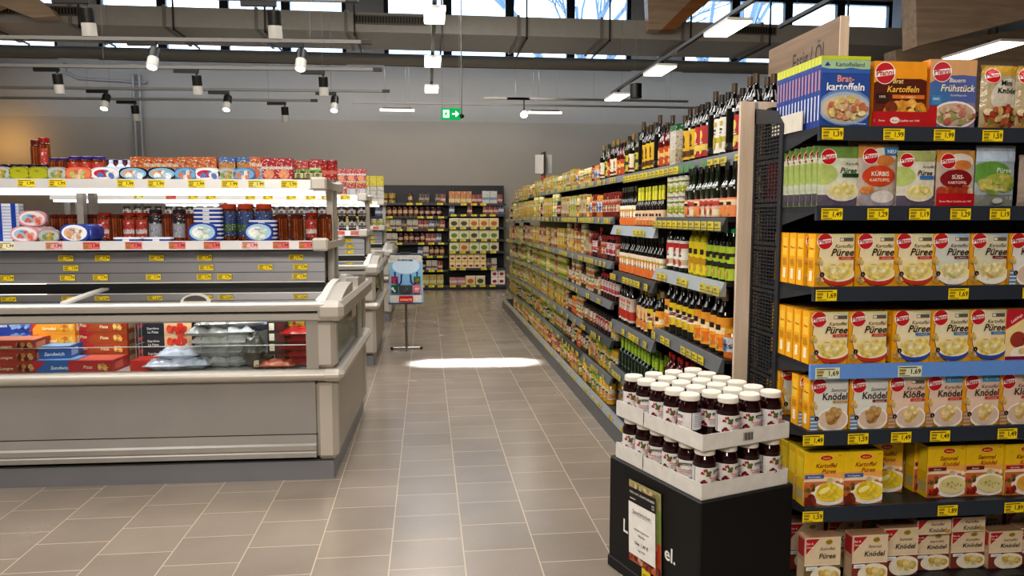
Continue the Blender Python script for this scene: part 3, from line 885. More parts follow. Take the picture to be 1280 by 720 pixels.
def kurb(A, main='#d0502c', t1='KÜRBIS', t2='KARTOFFEL', neu=True):
    A.rect(0, 0, 1, 1, '#c8b8ac').rect(0, .8, 1, 1, '#d89848').ell(.6, .82, .35, .14, '#e8e0d8').ell(.65, .75, .25, .09, '#d88a4c')
    logo(A, .28, .82, .18)
    A.ell(.5, .5, .42, .17, main).ell(.36, .56, .2, .1, main).text(t1, .52, .5, .1, '#fbeee0', .66, .02).text(t2, .52, .41, .07, '#fbeee0', .6, .01)
    if neu: A.rect(.62, .84, 1.0, .97, '#3a8cc8').text('NEU', .81, .87, .085, '#fff', .34, .02)
    if neu: A.ell(.5, .12, .5, .14, '#a8a0a8').ell(.6, .16, .3, .1, '#e8e0dc').lumps(.2, .26, .15, .05, ['#d88848', '#e09858'], 5, .09)
    else:
        A.lumps(.5, .28, .4, .05, ['#b04828', '#c86038', '#e8c8a8'], 9, .12).rect(0, 0, 1, .24, '#c01c24').text('Beste Pfanni Qualität seit 1949', .5, .08, .05, '#f8dcd8', .86, .01)
P['s_kurb'] = pouch('food_pouch', 'grey and orange pumpkin mash sachet with blue NEU flash', .165, .235, .02, '#c0a890', kurb)
P['s_suss'] = pouch('food_pouch', 'grey and red sweet-potato mash sachet', .16, .215, .02, '#b89880', lambda A: kurb(A, '#8a2028', 'SÜSS-', 'KARTOFFEL', False))
def silver(A):
    A.rect(0, 0, 1, 1, '#aab4bc').rect(0, 0, 1, .2, '#8a9088').ell(.35, .55, .5, .2, '#6a9a48').ell(.6, .4, .45, .16, '#b0b858').rect(0, .75, 1, .92, '#c4d4e8')
    A.lumps(.5, .38, .4, .12, ['#c8c068', '#a8b858', '#88a848'], 18, .1, 3).text('Püree', .62, .56, .12, '#e6eee0', .5, .0, .2).ell(.52, .1, .13, .05, '#c8ccc8').text('Spinat', .5, .27, .06, '#e8f0d8', .3)
P['s_silver'] = pouch('food_pouch', 'shiny silver and green spinach mash bag', .165, .235, .035, '#98a0a8', silver)
def minik(A):
    A.rect(0, 0, 1, 1, '#b8a888').rect(0, .85, 1, 1, '#c8a040').ell(.7, .5, .5, .3, '#d8d0c0').ell(.6, .18, .5, .18, '#a04a30').rect(.1, .0, .8, .1, '#c89858')
    logo(A, .25, .84, .18)
    A.text('Mini', .6, .68, .12, '#1c2420', .4, .02, .1).text('Knödel', .62, .56, .12, '#1c2420', .6, .02, .1)
    A.lumps(.5, .22, .38, .14, ['#b04830', '#d8b878', '#c86848', '#e8d8b0', '#90a048'], 26, .09, 5)
P['bag_mini'] = pouch('food_bag', 'shiny mini-dumpling bag', .15, .24, .05, '#a89878', minik, cat='bag')
def whitebag(A):
    A.rect(0, 0, 1, 1, '#a8988c').ell(.6, .5, .5, .12, '#c84830').text('Gnocchi', .6, .47, .08, '#f0e8d8', .5).lumps(.6, .25, .4, .12, ['#e8e0c8', '#d8ccb0'], 14, .1)
P['bag_white'] = pouch('food_bag', 'grey bag with red label', .17, .2, .05, '#8c8078', whitebag, cat='bag')

# bottles, jars and tins
_lr = random.Random(77)
def label_art(b, r, z0, z1, col, acc):
    h = z1 - z0; w = r * 1.7
    if h < .02: return
    def PJ(u, v, l):
        a_ = -PI / 2 - .85 + 1.7 * u / w
        return ((r + l) * math.cos(a_), (r + l) * math.sin(a_), z0 + v)
    A = Art(b, PJ, w, h, .0004, 'paper', grid=5)
    ac = acc[0][2] if acc else '#6a5238'
    lum = sum(c(col)[:3])
    ink = '#2a2018' if lum > .6 else '#d8ccb0'
    t = _lr.randrange(3)
    if t == 0: A.ell(.5, .7, .26, .16, ac, n=12).rect(.3, .5, .7, .53, ink).rect(.2, .42, .8, .47, ink).ell(.5, .18, .3, .12, ac, 'food', n=10)
    elif t == 1: A.rect(.2, .78, .8, .9, ac).rect(.25, .64, .75, .69, ink).rect(.3, .55, .7, .58, ink).ell(.5, .3, .24, .2, ac, 'food', n=12)
    else: A.rect(.1, .62, .9, .78, ink).rect(.3, .5, .7, .54, ac).ell(.35, .25, .2, .16, ac, 'food', n=10).ell(.6, .2, .2, .14, '#c8a050' if lum > .6 else '#8a9048', 'food', n=10)
def bottle(look, col, label, cap, r=.036, h=.30, neck=.32, lab=(.18, .55), acc=None, n=12, mat='glasscol', neckcol=None):
    b = MB(); cc = c(col); L = c(label)
    hb = h * (1 - neck)
    b.lathe([(0, 0), (r * .94, 0), (r, .006), (r, hb * .88), (r * .97, hb * .95), (r * .86, hb * 1.02), (r * .66, hb * 1.09), (r * .48, hb * 1.16), (r * .38, hb * 1.26), (r * .34, h * .93)], n, (mat, cc))
    l0, l1 = lab[0] * hb, min(lab[1] * hb * 1.25, hb * .9)
    b.lathe([(r + .0006, l0), (r + .0006, l1)], n, ('paper', L))
    if acc:
        for (a0, a1, ac) in acc:
            b.lathe([(r + .0011, l0 + (l1 - l0) * a0), (r + .0011, l0 + (l1 - l0) * a1)], n, ('paper', c(ac)))
    label_art(b, r + .0016, l0, l1, label, acc)
    if neckcol: b.lathe([(r * .44, hb * 1.2), (r * .40, h * .88)], n, ('paper', c(neckcol)))
    k = MB(); k.lathe([(r * .40, h * .87), (r * .40, h), (0, h)], n, ('plastic', c(cap)))
    return Proto('bottle', 'bottle', look, b, (('bottle_cap', k),), 2 * r + .004, 2 * r + .004, h)

def jar(look, content, label, lid, r=.04, h=.12, acc=None, n=12, lab=(.22, .72), name='food_jar', food=True, ribs=0):
    b = MB(); cc = c(content)
    b.lathe([(0, 0), (r * .94, 0), (r, h * .05), (r, h * .74), (r * .86, h * .86)], n, [('glasscol', cc)] * 4)
    b.lathe([(r + .0006, h * lab[0]), (r + .0006, h * lab[1])], n, ('label', c(label)))
    if acc:
        for a0, a1, ac in acc:
            b.lathe([(r + .0011, h * a0), (r + .0011, h * a1)], n, ('label', c(ac)))
    label_art(b, r + .0016, h * lab[0], h * lab[1], label, [(0, 0, q[2]) for q in acc] if acc else None)
    k = MB(); k.lathe([(r * .88, h * .85), (r * .9, h * .99), (r * .8, h), (0, h)], n, ('plastic', c(lid)))
    return Proto(name, 'jar', look, b, (('jar_lid', k),), 2 * r + .004, 2 * r + .004, h)

def tin(look, label, lid='#b8b8b4', r=.037, h=.11, acc=None, n=12, name='food_tin'):
    b = MB()
    b.lathe([(0, 0), (r, 0), (r, .004)], n, ('steel', c('#c8c8c8')))
    b.lathe([(r * .98, .004), (r * .98, h - .004)], n, ('label_gloss', c(label)))
    b.lathe([(r, h - .004), (r, h), (0, h - .002)], n, ('steel', c(lid)))
    if acc:
        for a0, a1, ac in acc: b.lathe([(r * .985, h * a0), (r * .985, h * a1)], n, ('label_gloss', c(ac)))
    return Proto(name, 'tin', look, b, (), 2 * r + .004, 2 * r + .004, h)

def pack(look, base, bands, w=.09, h=.15, d=.06, name='food_packet', mat='label', pic=None):
    b = MB(); b.box(-w / 2, w / 2, -d / 2, d / 2, 0, h, mat, c(base))
    A = Art(b, lambda u, v, l: (u - w / 2, -d / 2 - l, v), w, h, .0006, mat)
    for (y0, y1, col) in bands: A.rect(0, y0, 1, y1, col)
    if pic: A.ell(.5, pic[0], .34, pic[1], pic[2], 'food', n=10)
    B = Art(b, lambda u, v, l: (-w / 2 - l, d / 2 - u, v), d, h, .0006, mat)
    C_ = Art(b, lambda u, v, l: (w / 2 + l, -d / 2 + u, v), d, h, .0006, mat)
    for (y0, y1, col) in bands: B.rect(0, y0, 1, y1, col); C_.rect(0, y0, 1, y1, col)
    return Proto(name, 'packet', look, b, (), w + .003, d, h)
# ------------------------------------------------------------------ price tags and rails
TAGM = {}
def price_tag_mesh(price, w=.085, h=.043, col='#f2d416', txt=True):
    k = (price, col, w)
    if k not in TAGM:
        mb = MB()
        mb.box(0, w, -.0008, 0, 0, h, 'paper', c(col))
        A = Art(mb, lambda u, v, l: (u, -.0008 - l, v), w, h)
        if txt:
            A.text(price, .96, .28, .62, '#1a1408', .42, .02, 0, 'r')
            A.rect(.04, .82, .8, .9, '#3a3010').rect(.06, .5, .34, .72, '#a08c20').rect(.06, .24, .3, .4, '#8a7818').rect(.06, .08, .5, .14, '#8a7818')
        else:
            A.rect(.08, .15, .92, .3, '#7a6a18').rect(.1, .5, .6, .75, '#8a7818')
        TAGM[k] = mb.mesh('price_tag')
    return TAGM[k]
def price_tag(parent, price, x, y, z, rz=0, **k):
    o = bpy.data.objects.new('price_tag', price_tag_mesh(price, **k))
    COL.objects.link(o); o.parent = parent; o.location = (x, y, z); o.rotation_euler = (0, 0, rz)
    return o

# ------------------------------------------------------------------ end rack facing the camera
ex0, ex1, ey = 1.475, 2.75, 2.75
SH = '#23252a'
rack = thing('end_rack', 'black metal end rack facing the camera, filled with potato goods', 'rack', (ex0, ey, 0))
RW = ex1 - ex0
lev = [1.885, 1.585, 1.275, .972, .708, .40]
prices = [[('1,39', .0), ('1,99', .245), ('1,99', .45), ('1,59', .65), ('1,59', .9)],
          [('1,49', .01), ('1,29', .195), ('1,19', .365), ('1,29', .535), ('1,19', .70), ('1,49', .92)],
          [('1,69', .0), ('1,69', .545), ('1,69', .86)],
          [], [('1,49', -.03), ('1,59', .155), ('1,49', .335), ('1,49', .50), ('1,49', .79), ('1,49', .98)],
          [('1,59', -.02), ('1,89', .55), ('1,89', .84)]]
for k, z in enumerate(lev):
    s = MB()
    s.box(0, RW, .012, .44, z - .022, z, 'black_metal', c(SH))
    s.prism([(.012, z - .022), (.44, z - .022), (.44, z - .09), (.38, z - .09)], -.001, .004, 'x', 'black_metal', c('#2e3034'))
    so = s.obj('shelf', rack)
    r = MB()
    rc = '#303640' if k != 3 else '#6a94d4'  # fourth shelf's rail is blue: a bluish reflection put into its colour
    r.prism([(-.008, z - .052), (.014, z - .052), (.014, z + .004), (0, z + .004)], -.005, RW, 'x', 'gloss' if k == 3 else 'plastic', c(rc))
    r.obj('price_rail', so)
    for pr, x in prices[k]:
        price_tag(so, pr, x, -.009, z - .049)
    if k == 3:
        price_tag(so, '1,69', .01, -.009, z - .049, col='#d8dcc0', w=.1)
        price_tag(so, '1,69', .35, -.009, z - .049, col='#d8dcc0', w=.1)
s = MB(); s.box(0, RW, 0, .5, 0, .08, 'black_metal', c(SH)); s.obj('base', rack)
s = MB(); s.box(0.02, RW, .51, .53, 0, 2.0, 'black_metal', c('#101114')); s.obj('back_panel', rack)
# perforated side panel
s = MB(); y0, y1 = .31, .565
for i in range(9): s.box(-.006, -.002, y0 + .012 + i * (y1 - y0 - .03) / 8, y0 + .018 + i * (y1 - y0 - .03) / 8, .1, 1.96, 'black_metal', c('#24262a'))
n = 0
z = .1
while z < 1.95:
    s.box(-.0055, -.0025, y0, y1, z, z + (.006 if n % 12 else .03), 'black_metal', c('#24262a')); z += .0155; n += 1
s.box(-.009, .001, y0 - .02, y0 + .006, .0, 1.93, 'black_metal', c('#2c2e33'))
s.box(-.009, .001, y1 - .012, y1 + .014, 0, 2.02, 'black_metal', c('#202226'))
s.prism([(y0 - .02, 1.93), (y1 + .014, 1.96), (y1 + .014, 2.03), (y0 + .05, 1.99)], -.009, .001, 'x', 'black_metal', c('#34363a'))
s.obj('perforated_panel', rack)
for px in (0.02, RW - .03): MB().box(px, px + .03, .46, .51, 0, 2.02, 'black_metal', c('#1c1d20')).obj('upright', rack)

ORD = ['first', 'second', 'third', 'fourth', 'fifth', 'sixth', 'seventh', 'eighth', 'ninth', 'tenth', 'eleventh', 'twelfth', 'thirteenth', 'fourteenth', 'fifteenth', 'sixteenth', 'seventeenth', 'eighteenth', 'nineteenth', 'twentieth'] + ['twenty-' + q for q in ('first', 'second', 'third', 'fourth', 'fifth', 'sixth', 'seventh', 'eighth')]
rows_ = ['top shelf', 'second shelf', 'third shelf', 'fourth shelf', 'fifth shelf', 'sixth shelf', 'bottom deck']
def erow(k, items, z=None, y=.03, sc=None):
    z = lev[k] if z is None else z
    for i, it in enumerate(items):
        key, x = it[0], it[1]
        yy = it[2] if len(it) > 2 else y
        rz = it[3] if len(it) > 3 else 0
        p = P[key]
        put(p, ex0 + x, ey + yy, z + .0012, rz, '%s, %s from left in front row, %s' % (p.look if len(p.look) < 60 else p.look.split(' at the')[0], ORD[i], rows_[k]), scl=(.8 if key == 'gkar' else None))
def behind(k, key, x, ys, z=None, dx=0):
    z = lev[k] if z is None else z
    p = P[key]
    col = ORD[min(14, int(round(x / .165)))]
    for j, yy in enumerate(ys):
        put(p, ex0 + x + dx * j, ey + yy, z + .0012, 0, '%s queued behind the %s carton, end rack %s' % (p.look.split(' with ')[0], col, rows_[k]), group='cartons queued behind the %s carton on the %s' % (col, rows_[k]))
# top
erow(0, [('brat', .01), ('bratk', .222), ('bauern', .450), ('bag_mini', .66), ('bag_mini', .80), ('bag_mini', .97)])
for j in range(13):
    put(P['brat'], ex0 + .01, ey + .056 + j * .0262, lev[0] + .0012, 0, 'blue fried-potato carton in the spine-out row on the top shelf, %s behind the front one' % ORD[j], 'blue cartons queued on the top shelf')
t = MB(); t.box(-.003, .001, .14, .40, 0, .075, 'paper', c('#cfc8b8')); t.box(-.003, .2, .399, .402, 0, .075, 'paper', c('#cfc8b8'))
t.obj('card_tray', loc=(ex0 - .001, ey, lev[0] + .001), label='white cut-out card tray around the rear blue cartons on the top shelf', cat='tray')
# red display front for the fried potato cartons
t = MB(); t.prism([(0, 0), (.262, 0), (.262, .085), (.235, .085), (.225, .06), (0, .06)], -.004, 0, 'y', 'paper', c('#b81c20'))
t.box(.258, .262, 0, .1, 0, .07, 'paper', c('#9a1418'))
A = Art(t, lambda u, v, l: (u, -.004 - l, v), .262, .06)
A.text('Beste', .1, .35, .3, '#f4d8d0', .16, .01).ell(.27, .45, .07, .3, '#e8dcd0').text('Pfanni', .27, .36, .24, '#b01824', .12, .01).text('Qualität seit 1949', .6, .35, .3, '#f4d8d0', .45, .01)
t.obj('display_tray', loc=(ex0 + .216, ey + .024, lev[0] + .0012), label='red display tray in front of the orange fried-potato carton', cat='tray')
behind(0, 'bratk', .222, [.10, .17]); put(P['bratk'], ex0 + .25, ey + .245, lev[0] + .0012, 0, 'orange fried-potato carton peeking out behind its red tray on the right')
behind(0, 'bauern', .450, [.10, .17])
# pouches
erow(1, [('s_green', .015), ('s_kurb', .175, .035, .05), ('s_pur', .325, .02), ('s_suss', .50), ('s_silver', .665), ('bag_white', .85)], y=.04)
for j in range(6):
    put(P['s_green'], ex0 + .01 - .002 * j, ey + .07 + j * .045, lev[1] + .006, -.12, 'green mash sachet leaning in the queue, %s behind the front one' % ORD[j], 'green sachets queued on the second shelf')
put(P['s_kurb'], ex0 + .155, ey + .075, lev[1] + .018, .02, 'orange and grey pumpkin sachet with NEU flash, behind the tilted front one')
for j in range(3): put(P['s_suss'], ex0 + .495, ey + .07 + .04 * j, lev[1] + .006, -.05, 'sweet-potato mash sachet, %s behind the front one' % ORD[j], 'sweet potato sachets queued')
rb = MB(); rb.box(0, .08, 0, .14, 0, .2, 'gloss', c('#b01c1c'), .008)
rb.obj('red_packet', loc=(ex0 + .004, ey + .33, lev[1] + .001), label='plain red packet standing behind the perforated side panel, second shelf', cat='packet')
# püree rows
erow(2, [('red', .012), ('red', .178), ('red', .338), ('bluesky', .492), ('maroon', .655), ('semmel', .822), ('semmel2', .985)])
behind(2, 'red', .0, [.095, .16, .225, .29]); behind(2, 'red', .178, [.1, .165]); behind(2, 'maroon', .642, [.1, .165]); behind(2, 'bluesky', .5, [.1])
erow(3, [('red', .0), ('red', .162), ('bluebowl', .345), ('bluebowl', .508), ('bluebowl', .668), ('crimson', .83), ('crimson', .99)])
behind(3, 'red', -.005 + .005, [.1, .165, .23, .3]); behind(3, 'red', .168, [.1, .165]); behind(3, 'bluebowl', .335, [.1, .165])
erow(4, [('semmel', .012), ('semmel2', .178), ('klosse', .338), ('knodel', .498), ('knodel', .658), ('klosse', .818), ('klosse', .98)])
behind(4, 'semmel', .0, [.1]); put(P['bluesky'], ex0 + .004, ey + .27, lev[4] + .0012, 0, 'yellow carton standing far back on the left of the fifth shelf'); put(P['red'], ex0 + .004, ey + .34, lev[4] + .0012, 0, 'yellow carton rearmost on the left of the fifth shelf')
erow(5, [('mpur', -.0), ('mpur', .166), ('mpur', .325, .14), ('msem', .545, .06), ('msem', .712, .06), ('mkar', .88, .05), ('mkar', 1.05, .05)])
behind(5, 'mpur', .0, [.1, .17, .24]); behind(5, 'mpur', .17, [.1]); behind(5, 'msem', .535, [.13, .2]); behind(5, 'msem', .71, [.13])
# bottom deck
zb = .08
erow(6, [('gpur', .0, .0), ('gsem', .20, -.0), ('gsem', .365, .05), ('gkar', .525, .08), ('gkar', .685, .08), ('gkar', .84, .06), ('gkar', 1.0, .08)], zb - .06 + .0612)
for i, (x, y) in enumerate(((.515, .06), (.675, .07))):
    put(P['gflat'], ex0 + x, ey + y, zb + .1635, 0, 'beige dumpling carton lying flat on the stack, %s of two on the bottom deck' % ('left', 'right')[i])
for i, x in enumerate((.0, .17, .34, .51, .68, .85, 1.02)):
    for j in range(3):
        put(P['gsem'], ex0 + x + .01, ey + .15 + j * .075 + (.05 if x == .34 or i > 2 else 0), zb + .0015, 0, 'beige dumpling carton further back on the bottom deck, %s column, %s row' % (ORD[i], ORD[j]), 'rear cartons on the bottom deck')

# header sign of wood
sg = thing('wooden_sign', 'pale wooden header board lettered Essig / Öl above the long rack', 'sign', (1.93, 3.42, 2.13))
b = MB(); b.box(-.02, .02, 0, .74, 0, .34, 'wood_sign', G); b.obj('board', sg)
b = MB(); A = Art(b, lambda u, v, l: (-.0205 - l, .74 - u, v), .74, .34)
A.text('Essig / Öl', .60, .50, .36, '#241a14', .42, .01)
b.obj('lettering', sg)
MB().box(-.022, .022, -.006, 0, 0, .34, 'wood_board', G).obj('edge_strip', sg)
for y in (.1, .64): MB().box(-.012, .012, y - .012, y + .012, -.1, 0, 'black_metal', BK).obj('bracket', sg)
# ------------------------------------------------------------------ long shelf rack along the aisle
B = {}
def bt(k, *a, **kw): B[k] = bottle(*a, **kw)
DK = '#15120c'
bt('plain', 'tall dark oil bottle without label', '#0e0f0c', '#16140f', '#4a3a28', h=.35, lab=(.1, .2), r=.037)
bt('white', 'tall dark bottle with long white label', DK, '#ddd8cc', '#2a2620', h=.32, lab=(.1, .72), acc=[(.3, .45, '#b8a83c')])
bt('red', 'tall dark bottle with red label', DK, '#b03034', '#241c18', h=.31, lab=(.1, .7), acc=[(.2, .4, '#d8c060')])
bt('yellow', 'tall dark bottle with yellow label', DK, '#d0a828', '#3a2c14', h=.31, lab=(.1, .7), acc=[(.1, .3, '#5a3a14')])
bt('cream', 'dark bottle with cream label and gold neck', DK, '#d8ccae', '#8a6a2c', h=.30, lab=(.12, .6), acc=[(.1, .22, '#7a2018')])
bt('redliq', 'bottle of red vinegar with orange label', '#5a140c', '#b04a24', '#14100c', h=.26, lab=(.1, .6), acc=[(.5, .7, '#e0b060')])
bt('olive', 'green olive oil bottle with yellow label', '#2c3010', '#b8a838', '#1c2410', h=.29, lab=(.15, .6), acc=[(.4, .6, '#2c3a14')])
bt('pinklab', 'green glass bottle with pale pink label', '#1c2612', '#e0b0a0', '#16180f', h=.262, lab=(.04, .5), acc=[(.6, .85, '#b04838'), (.1, .4, '#d8d8b0')], neck=.42)
bt('orange1', 'dark bottle with orange label', '#1c1a10', '#e08850', '#14120c', h=.262, lab=(.04, .5), acc=[(.6, .9, '#e8c8a8')], neck=.42)
bt('yneck', 'slim bottle with yellow neck band and pale label', '#1a130c', '#d8b898', '#b8b830', h=.255, r=.026, neckcol='#d8d040', lab=(.06, .6), acc=[(.0, .35, '#c86a30')], neck=.45)
bt('slant', 'slim sauce bottle with orange and white label', '#14110c', '#e8dcc8', '#3a3a28', h=.27, r=.026, lab=(.04, .7), acc=[(.0, .4, '#d87838'), (.7, .8, '#a8b040')], neck=.4)
bt('redwhite', 'square bottle with white label and red oval', '#1a1a14', '#e8e4da', '#221e18', h=.265, r=.042, lab=(.12, .95), acc=[(.72, .9, '#c03030'), (.1, .3, '#c0b090')], neck=.28)
bt('yjuice', 'bright yellow oil bottle with yellow label', '#a8a018', '#e0cc18', '#c8b020', h=.25, r=.035, lab=(.05, .95), acc=[(.3, .5, '#b88a10')], neck=.22)
bt('gcap', 'green and black lime bottle with green band', '#12140c', '#a8c030', '#1c8a48', h=.25, r=.035, neckcol='#22a058', lab=(.05, .85), acc=[(.35, .5, '#20240c'), (.7, .8, '#20240c')], neck=.26)
bt('orlab', 'dark juice bottle with orange label', '#15110a', '#e8a030', '#a89070', h=.30, r=.042, lab=(.1, .92), acc=[(.5, .7, '#f4dcb0'), (.1, .4, '#e07818')], neck=.32)
bt('ylab', 'dark bottle with round yellow label', '#12120c', '#dcc020', '#5a5a30', h=.295, r=.044, lab=(.25, .8), acc=[(.35, .65, '#e8e0d0'), (.42, .58, '#a03024')], neck=.34)
bt('creamlab', 'dark bottle with cream and orange label, gold cap', '#15120c', '#e0c090', '#a8984c', h=.28, r=.04, lab=(.1, .75), acc=[(.1, .4, '#d88848')], neck=.34)
bt('redstripe', 'tall slim dark bottle with red and cream slanted label', '#100c0a', '#c8b8a8', '#14100c', h=.30, r=.028, lab=(.1, .8), acc=[(.1, .45, '#b83828')], neck=.3)
bt('greenneck', 'small green bottle with lime neck label', '#0c2414', '#12301c', '#8ab030', h=.22, r=.034, neckcol='#a8c838', lab=(.2, .3), neck=.45)
bt('redsauce', 'small bottle of red sauce', '#58140e', '#8a2c1c', '#a82420', h=.2, r=.034, lab=(.2, .5), neck=.4)
def jr(k, *a, **kw): B[k] = jar(*a, **kw)
jr('antip', 'jar of red antipasti with cream label', '#6a2412', '#d8b898', '#7a2418', h=.15, acc=[(.5, .65, '#b04028')])
jr('honey', 'jar of orange preserve with pale label', '#b8661c', '#d8d8dc', '#d09a30', h=.14, acc=[(.35, .5, '#5a70a0')])
jr('yellowjar', 'yellow jar with pale lid', '#c8a850', '#ddc878', '#e4d8b0', h=.14, acc=[(.3, .45, '#a86a28')])
jr('paleb', 'jar of pale mustard with green band', '#c0b060', '#d8d498', '#dcd8b0', h=.12, acc=[(.3, .42, '#88983c')])
jr('darkjam', 'jar of dark beetroot with black lid', '#280a0c', '#e0ccc0', '#15110f', h=.13, acc=[(.55, .68, '#a83838')])
jr('cherry', 'jar of dark red cherries with white label', '#300a0c', '#e8dcd8', '#8a1c24', h=.15, acc=[(.3, .45, '#b83048')])
jr('whitelab', 'jar with white label and black lid', '#4a3018', '#dcd8d0', '#1a1714', h=.13, acc=[(.25, .4, '#c87838')])
jr('pickle', 'jar of yellow pickles with green lid', '#a89028', '#d8cc90', '#5a9a30', h=.15, acc=[(.5, .62, '#4a7028')])
jr('gherkin', 'jar of green gherkins with cream label', '#5a6420', '#d8d0a8', '#b8a040', h=.16, acc=[(.3, .45, '#c87830')])
jr('peach', 'jar of yellow peaches with cream label and yellow lid', '#c8982c', '#e8dcb8', '#d8b830', h=.16, acc=[(.3, .5, '#e0a060')])
jr('carrot', 'jar of orange carrots with yellow lid', '#c05a18', '#e0c888', '#d8a828', h=.13, acc=[(.3, .45, '#c83c20')])
jr('olivejar', 'jar of dark olives with silver lid', '#1e2210', '#c8c8a8', '#b8b8b0', h=.12)
B['bluetin'] = tin('tin with blue lid and cream label', '#d8c890', '#2c4c9c', acc=[(.3, .5, '#b8a040')], h=.12)
B['tinyel'] = tin('yellow and green tin', '#c8b840', acc=[(.15, .4, '#6a8a30'), (.6, .75, '#e8e0a8')])
B['tinred'] = tin('red and cream tin', '#a83828', acc=[(.2, .5, '#e0c898')])
B['tincream'] = tin('cream and orange tin', '#dcd0a8', acc=[(.2, .45, '#c8783c'), (.65, .75, '#8a9a40')])
B['tinwhite'] = tin('white tin with pear picture', '#e0dcc8', '#e8e4da', r=.042, h=.115, acc=[(.2, .55, '#b0b848'), (.7, .8, '#7a8a3c')])
def pk(k, *a, **kw): B[k] = pack(*a, **kw)
pk('pyel', 'yellow packet with red band', '#d8b83c', [(.0, .3, '#c8a028'), (.62, .78, '#e8dcae'), (.3, .36, '#a83c20')], w=.085, h=.17, pic=(.3, .14, '#d8b860'))
pk('pgreen', 'yellow-green packet with white panel', '#b8b44c', [(.05, .35, '#d8cc80'), (.6, .85, '#e4e0b8')], w=.085, h=.16, pic=(.35, .14, '#a8b048'))
pk('pcream', 'cream packet with brown picture', '#dccfa4', [(.0, .18, '#a87838'), (.8, .95, '#c89c3c')], w=.085, h=.16, pic=(.5, .16, '#a87048'))
pk('pred', 'red packet with cream picture', '#a82c24', [(.15, .5, '#dcc090'), (.8, .9, '#e8d8b0')], w=.075, h=.17)
pk('porange', 'orange packet with yellow window', '#c87828', [(.1, .45, '#e0bc5c'), (.7, .85, '#e8dcb8')], w=.08, h=.15)
pk('pouchwhite', 'white refill pack with green top', '#e2dccb', [(.86, 1, '#2c7a4c'), (.1, .4, '#d4c8a8')], w=.11, h=.24, d=.05)
pk('pdark', 'dark packet with cream label', '#2c2420', [(.2, .6, '#cfc0a0'), (.7, .8, '#a83828')], w=.08, h=.15)

GX = 1.36
L12 = [[1.85, 1.54, 1.24, .88, .55], [1.85, 1.48, 1.15, .79, .45]]
L3 = [1.85, 1.54, 1.21, .91, .62, .34]
ym = [3.36 + 1.055 * i for i in range(10)]
fill = {
 (0, 0): ['plain', 'plain', 'red', 'plain', 'white', 'white', 'plain', 'red', 'red', 'yellow', 'yellow', 'plain', 'cream', 'cream', 'pouchwhite'],
 (0, 1): ['orange1', 'orange1', 'pinklab', 'pinklab', 'pinklab', 'orange1', 'pinklab', 'orange1', 'tinwhite', 'tinwhite', 'tinwhite', 'tinwhite'],
 (0, 2): ['gcap', 'gcap', 'gcap', 'gcap', 'yjuice', 'yjuice', 'yjuice', 'plainx', 'redwhite', 'redwhite', 'redwhite', 'redwhite'],
 (0, 3): ['honey', 'orlab', 'orlab', 'orlab', 'orlab', 'ylab', 'ylab', 'ylab', 'ylab', 'orlab', 'creamlab'],
 (0, 4): ['redsauce'] * 15,
 (1, 0): ['pouchwhite', 'redliq', 'redliq', 'redliq', 'plain', 'yellow', 'yellow', 'yellow', 'plain', 'olive', 'olive', 'olive', 'red', 'plain'],
 (1, 1): ['yneck'] * 9 + ['slant'] * 9,
 (1, 2): ['slant'] * 20,
 (1, 3): ['orlab', 'creamlab', 'ylab', 'creamlab', 'creamlab', 'creamlab', 'plainx', 'redstripe', 'redstripe', 'redstripe', 'redstripe', 'redstripe', 'redstripe'],
 (1, 4): ['greenneck'] * 15,
 (2, 0): ['cream', 'olive', 'plainx', 'redliq', 'redliq', 'cream', 'cream', 'redliq', 'olive', 'plainx', 'plainx'],
 (2, 1): ['antip'] * 6 + ['honey'] * 2 + ['antip'] * 2 + ['honey'] * 3,
 (2, 2): ['antip', 'cherry', 'cherry', 'cherry', 'antip', 'antip', 'redsauce', 'redsauce', 'cherry', 'cherry', 'pred', 'pred'],
 (2, 3): ['cherry'] * 6 + ['bluetin', 'whitelab', 'whitelab', 'tincream', 'tincream'],
 (2, 4): ['bluetin', 'bluetin', 'darkjam', 'darkjam', 'darkjam', 'darkjam', 'darkjam', 'darkjam', 'whitelab', 'whitelab', 'whitelab'],
 (2, 5): ['peach', 'peach', 'pickle', 'pickle', 'peach', 'pickle', 'pickle', 'carrot', 'gherkin', 'gherkin'],
 (2, 6): ['peach', 'peach', 'peach', 'pickle', 'pickle', 'pickle', 'gherkin', 'gherkin', 'peach', 'peach'],
 (3, 0): ['honey', 'honey', 'antip', 'yellowjar', 'yellowjar', 'yellowjar', 'yellowjar', 'tincream', 'tincream', 'yellowjar'],
 (3, 1): ['yellowjar', 'pcream', 'pcream', 'yellowjar', 'yellowjar', 'pgreen', 'pgreen', 'pgreen'],
 (3, 2): ['pcream', 'tincream', 'tincream', 'porange', 'porange', 'tinred', 'pyel', 'pyel'],
 (3, 3): ['tincream', 'whitelab', 'whitelab', 'bluetin', 'tincream', 'tincream', 'whitelab'],
 (3, 4): ['whitelab', 'whitelab', 'tincream', 'tincream', 'tincream', 'carrot', 'carrot', 'carrot'],
 (3, 5): ['olivejar', 'whitelab', 'whitelab', 'carrot', 'carrot', 'olivejar', 'tincream'],
 (3, 6): ['pickle', 'porange', 'porange', 'carrot', 'carrot', 'gherkin', 'gherkin', 'gherkin'],
}
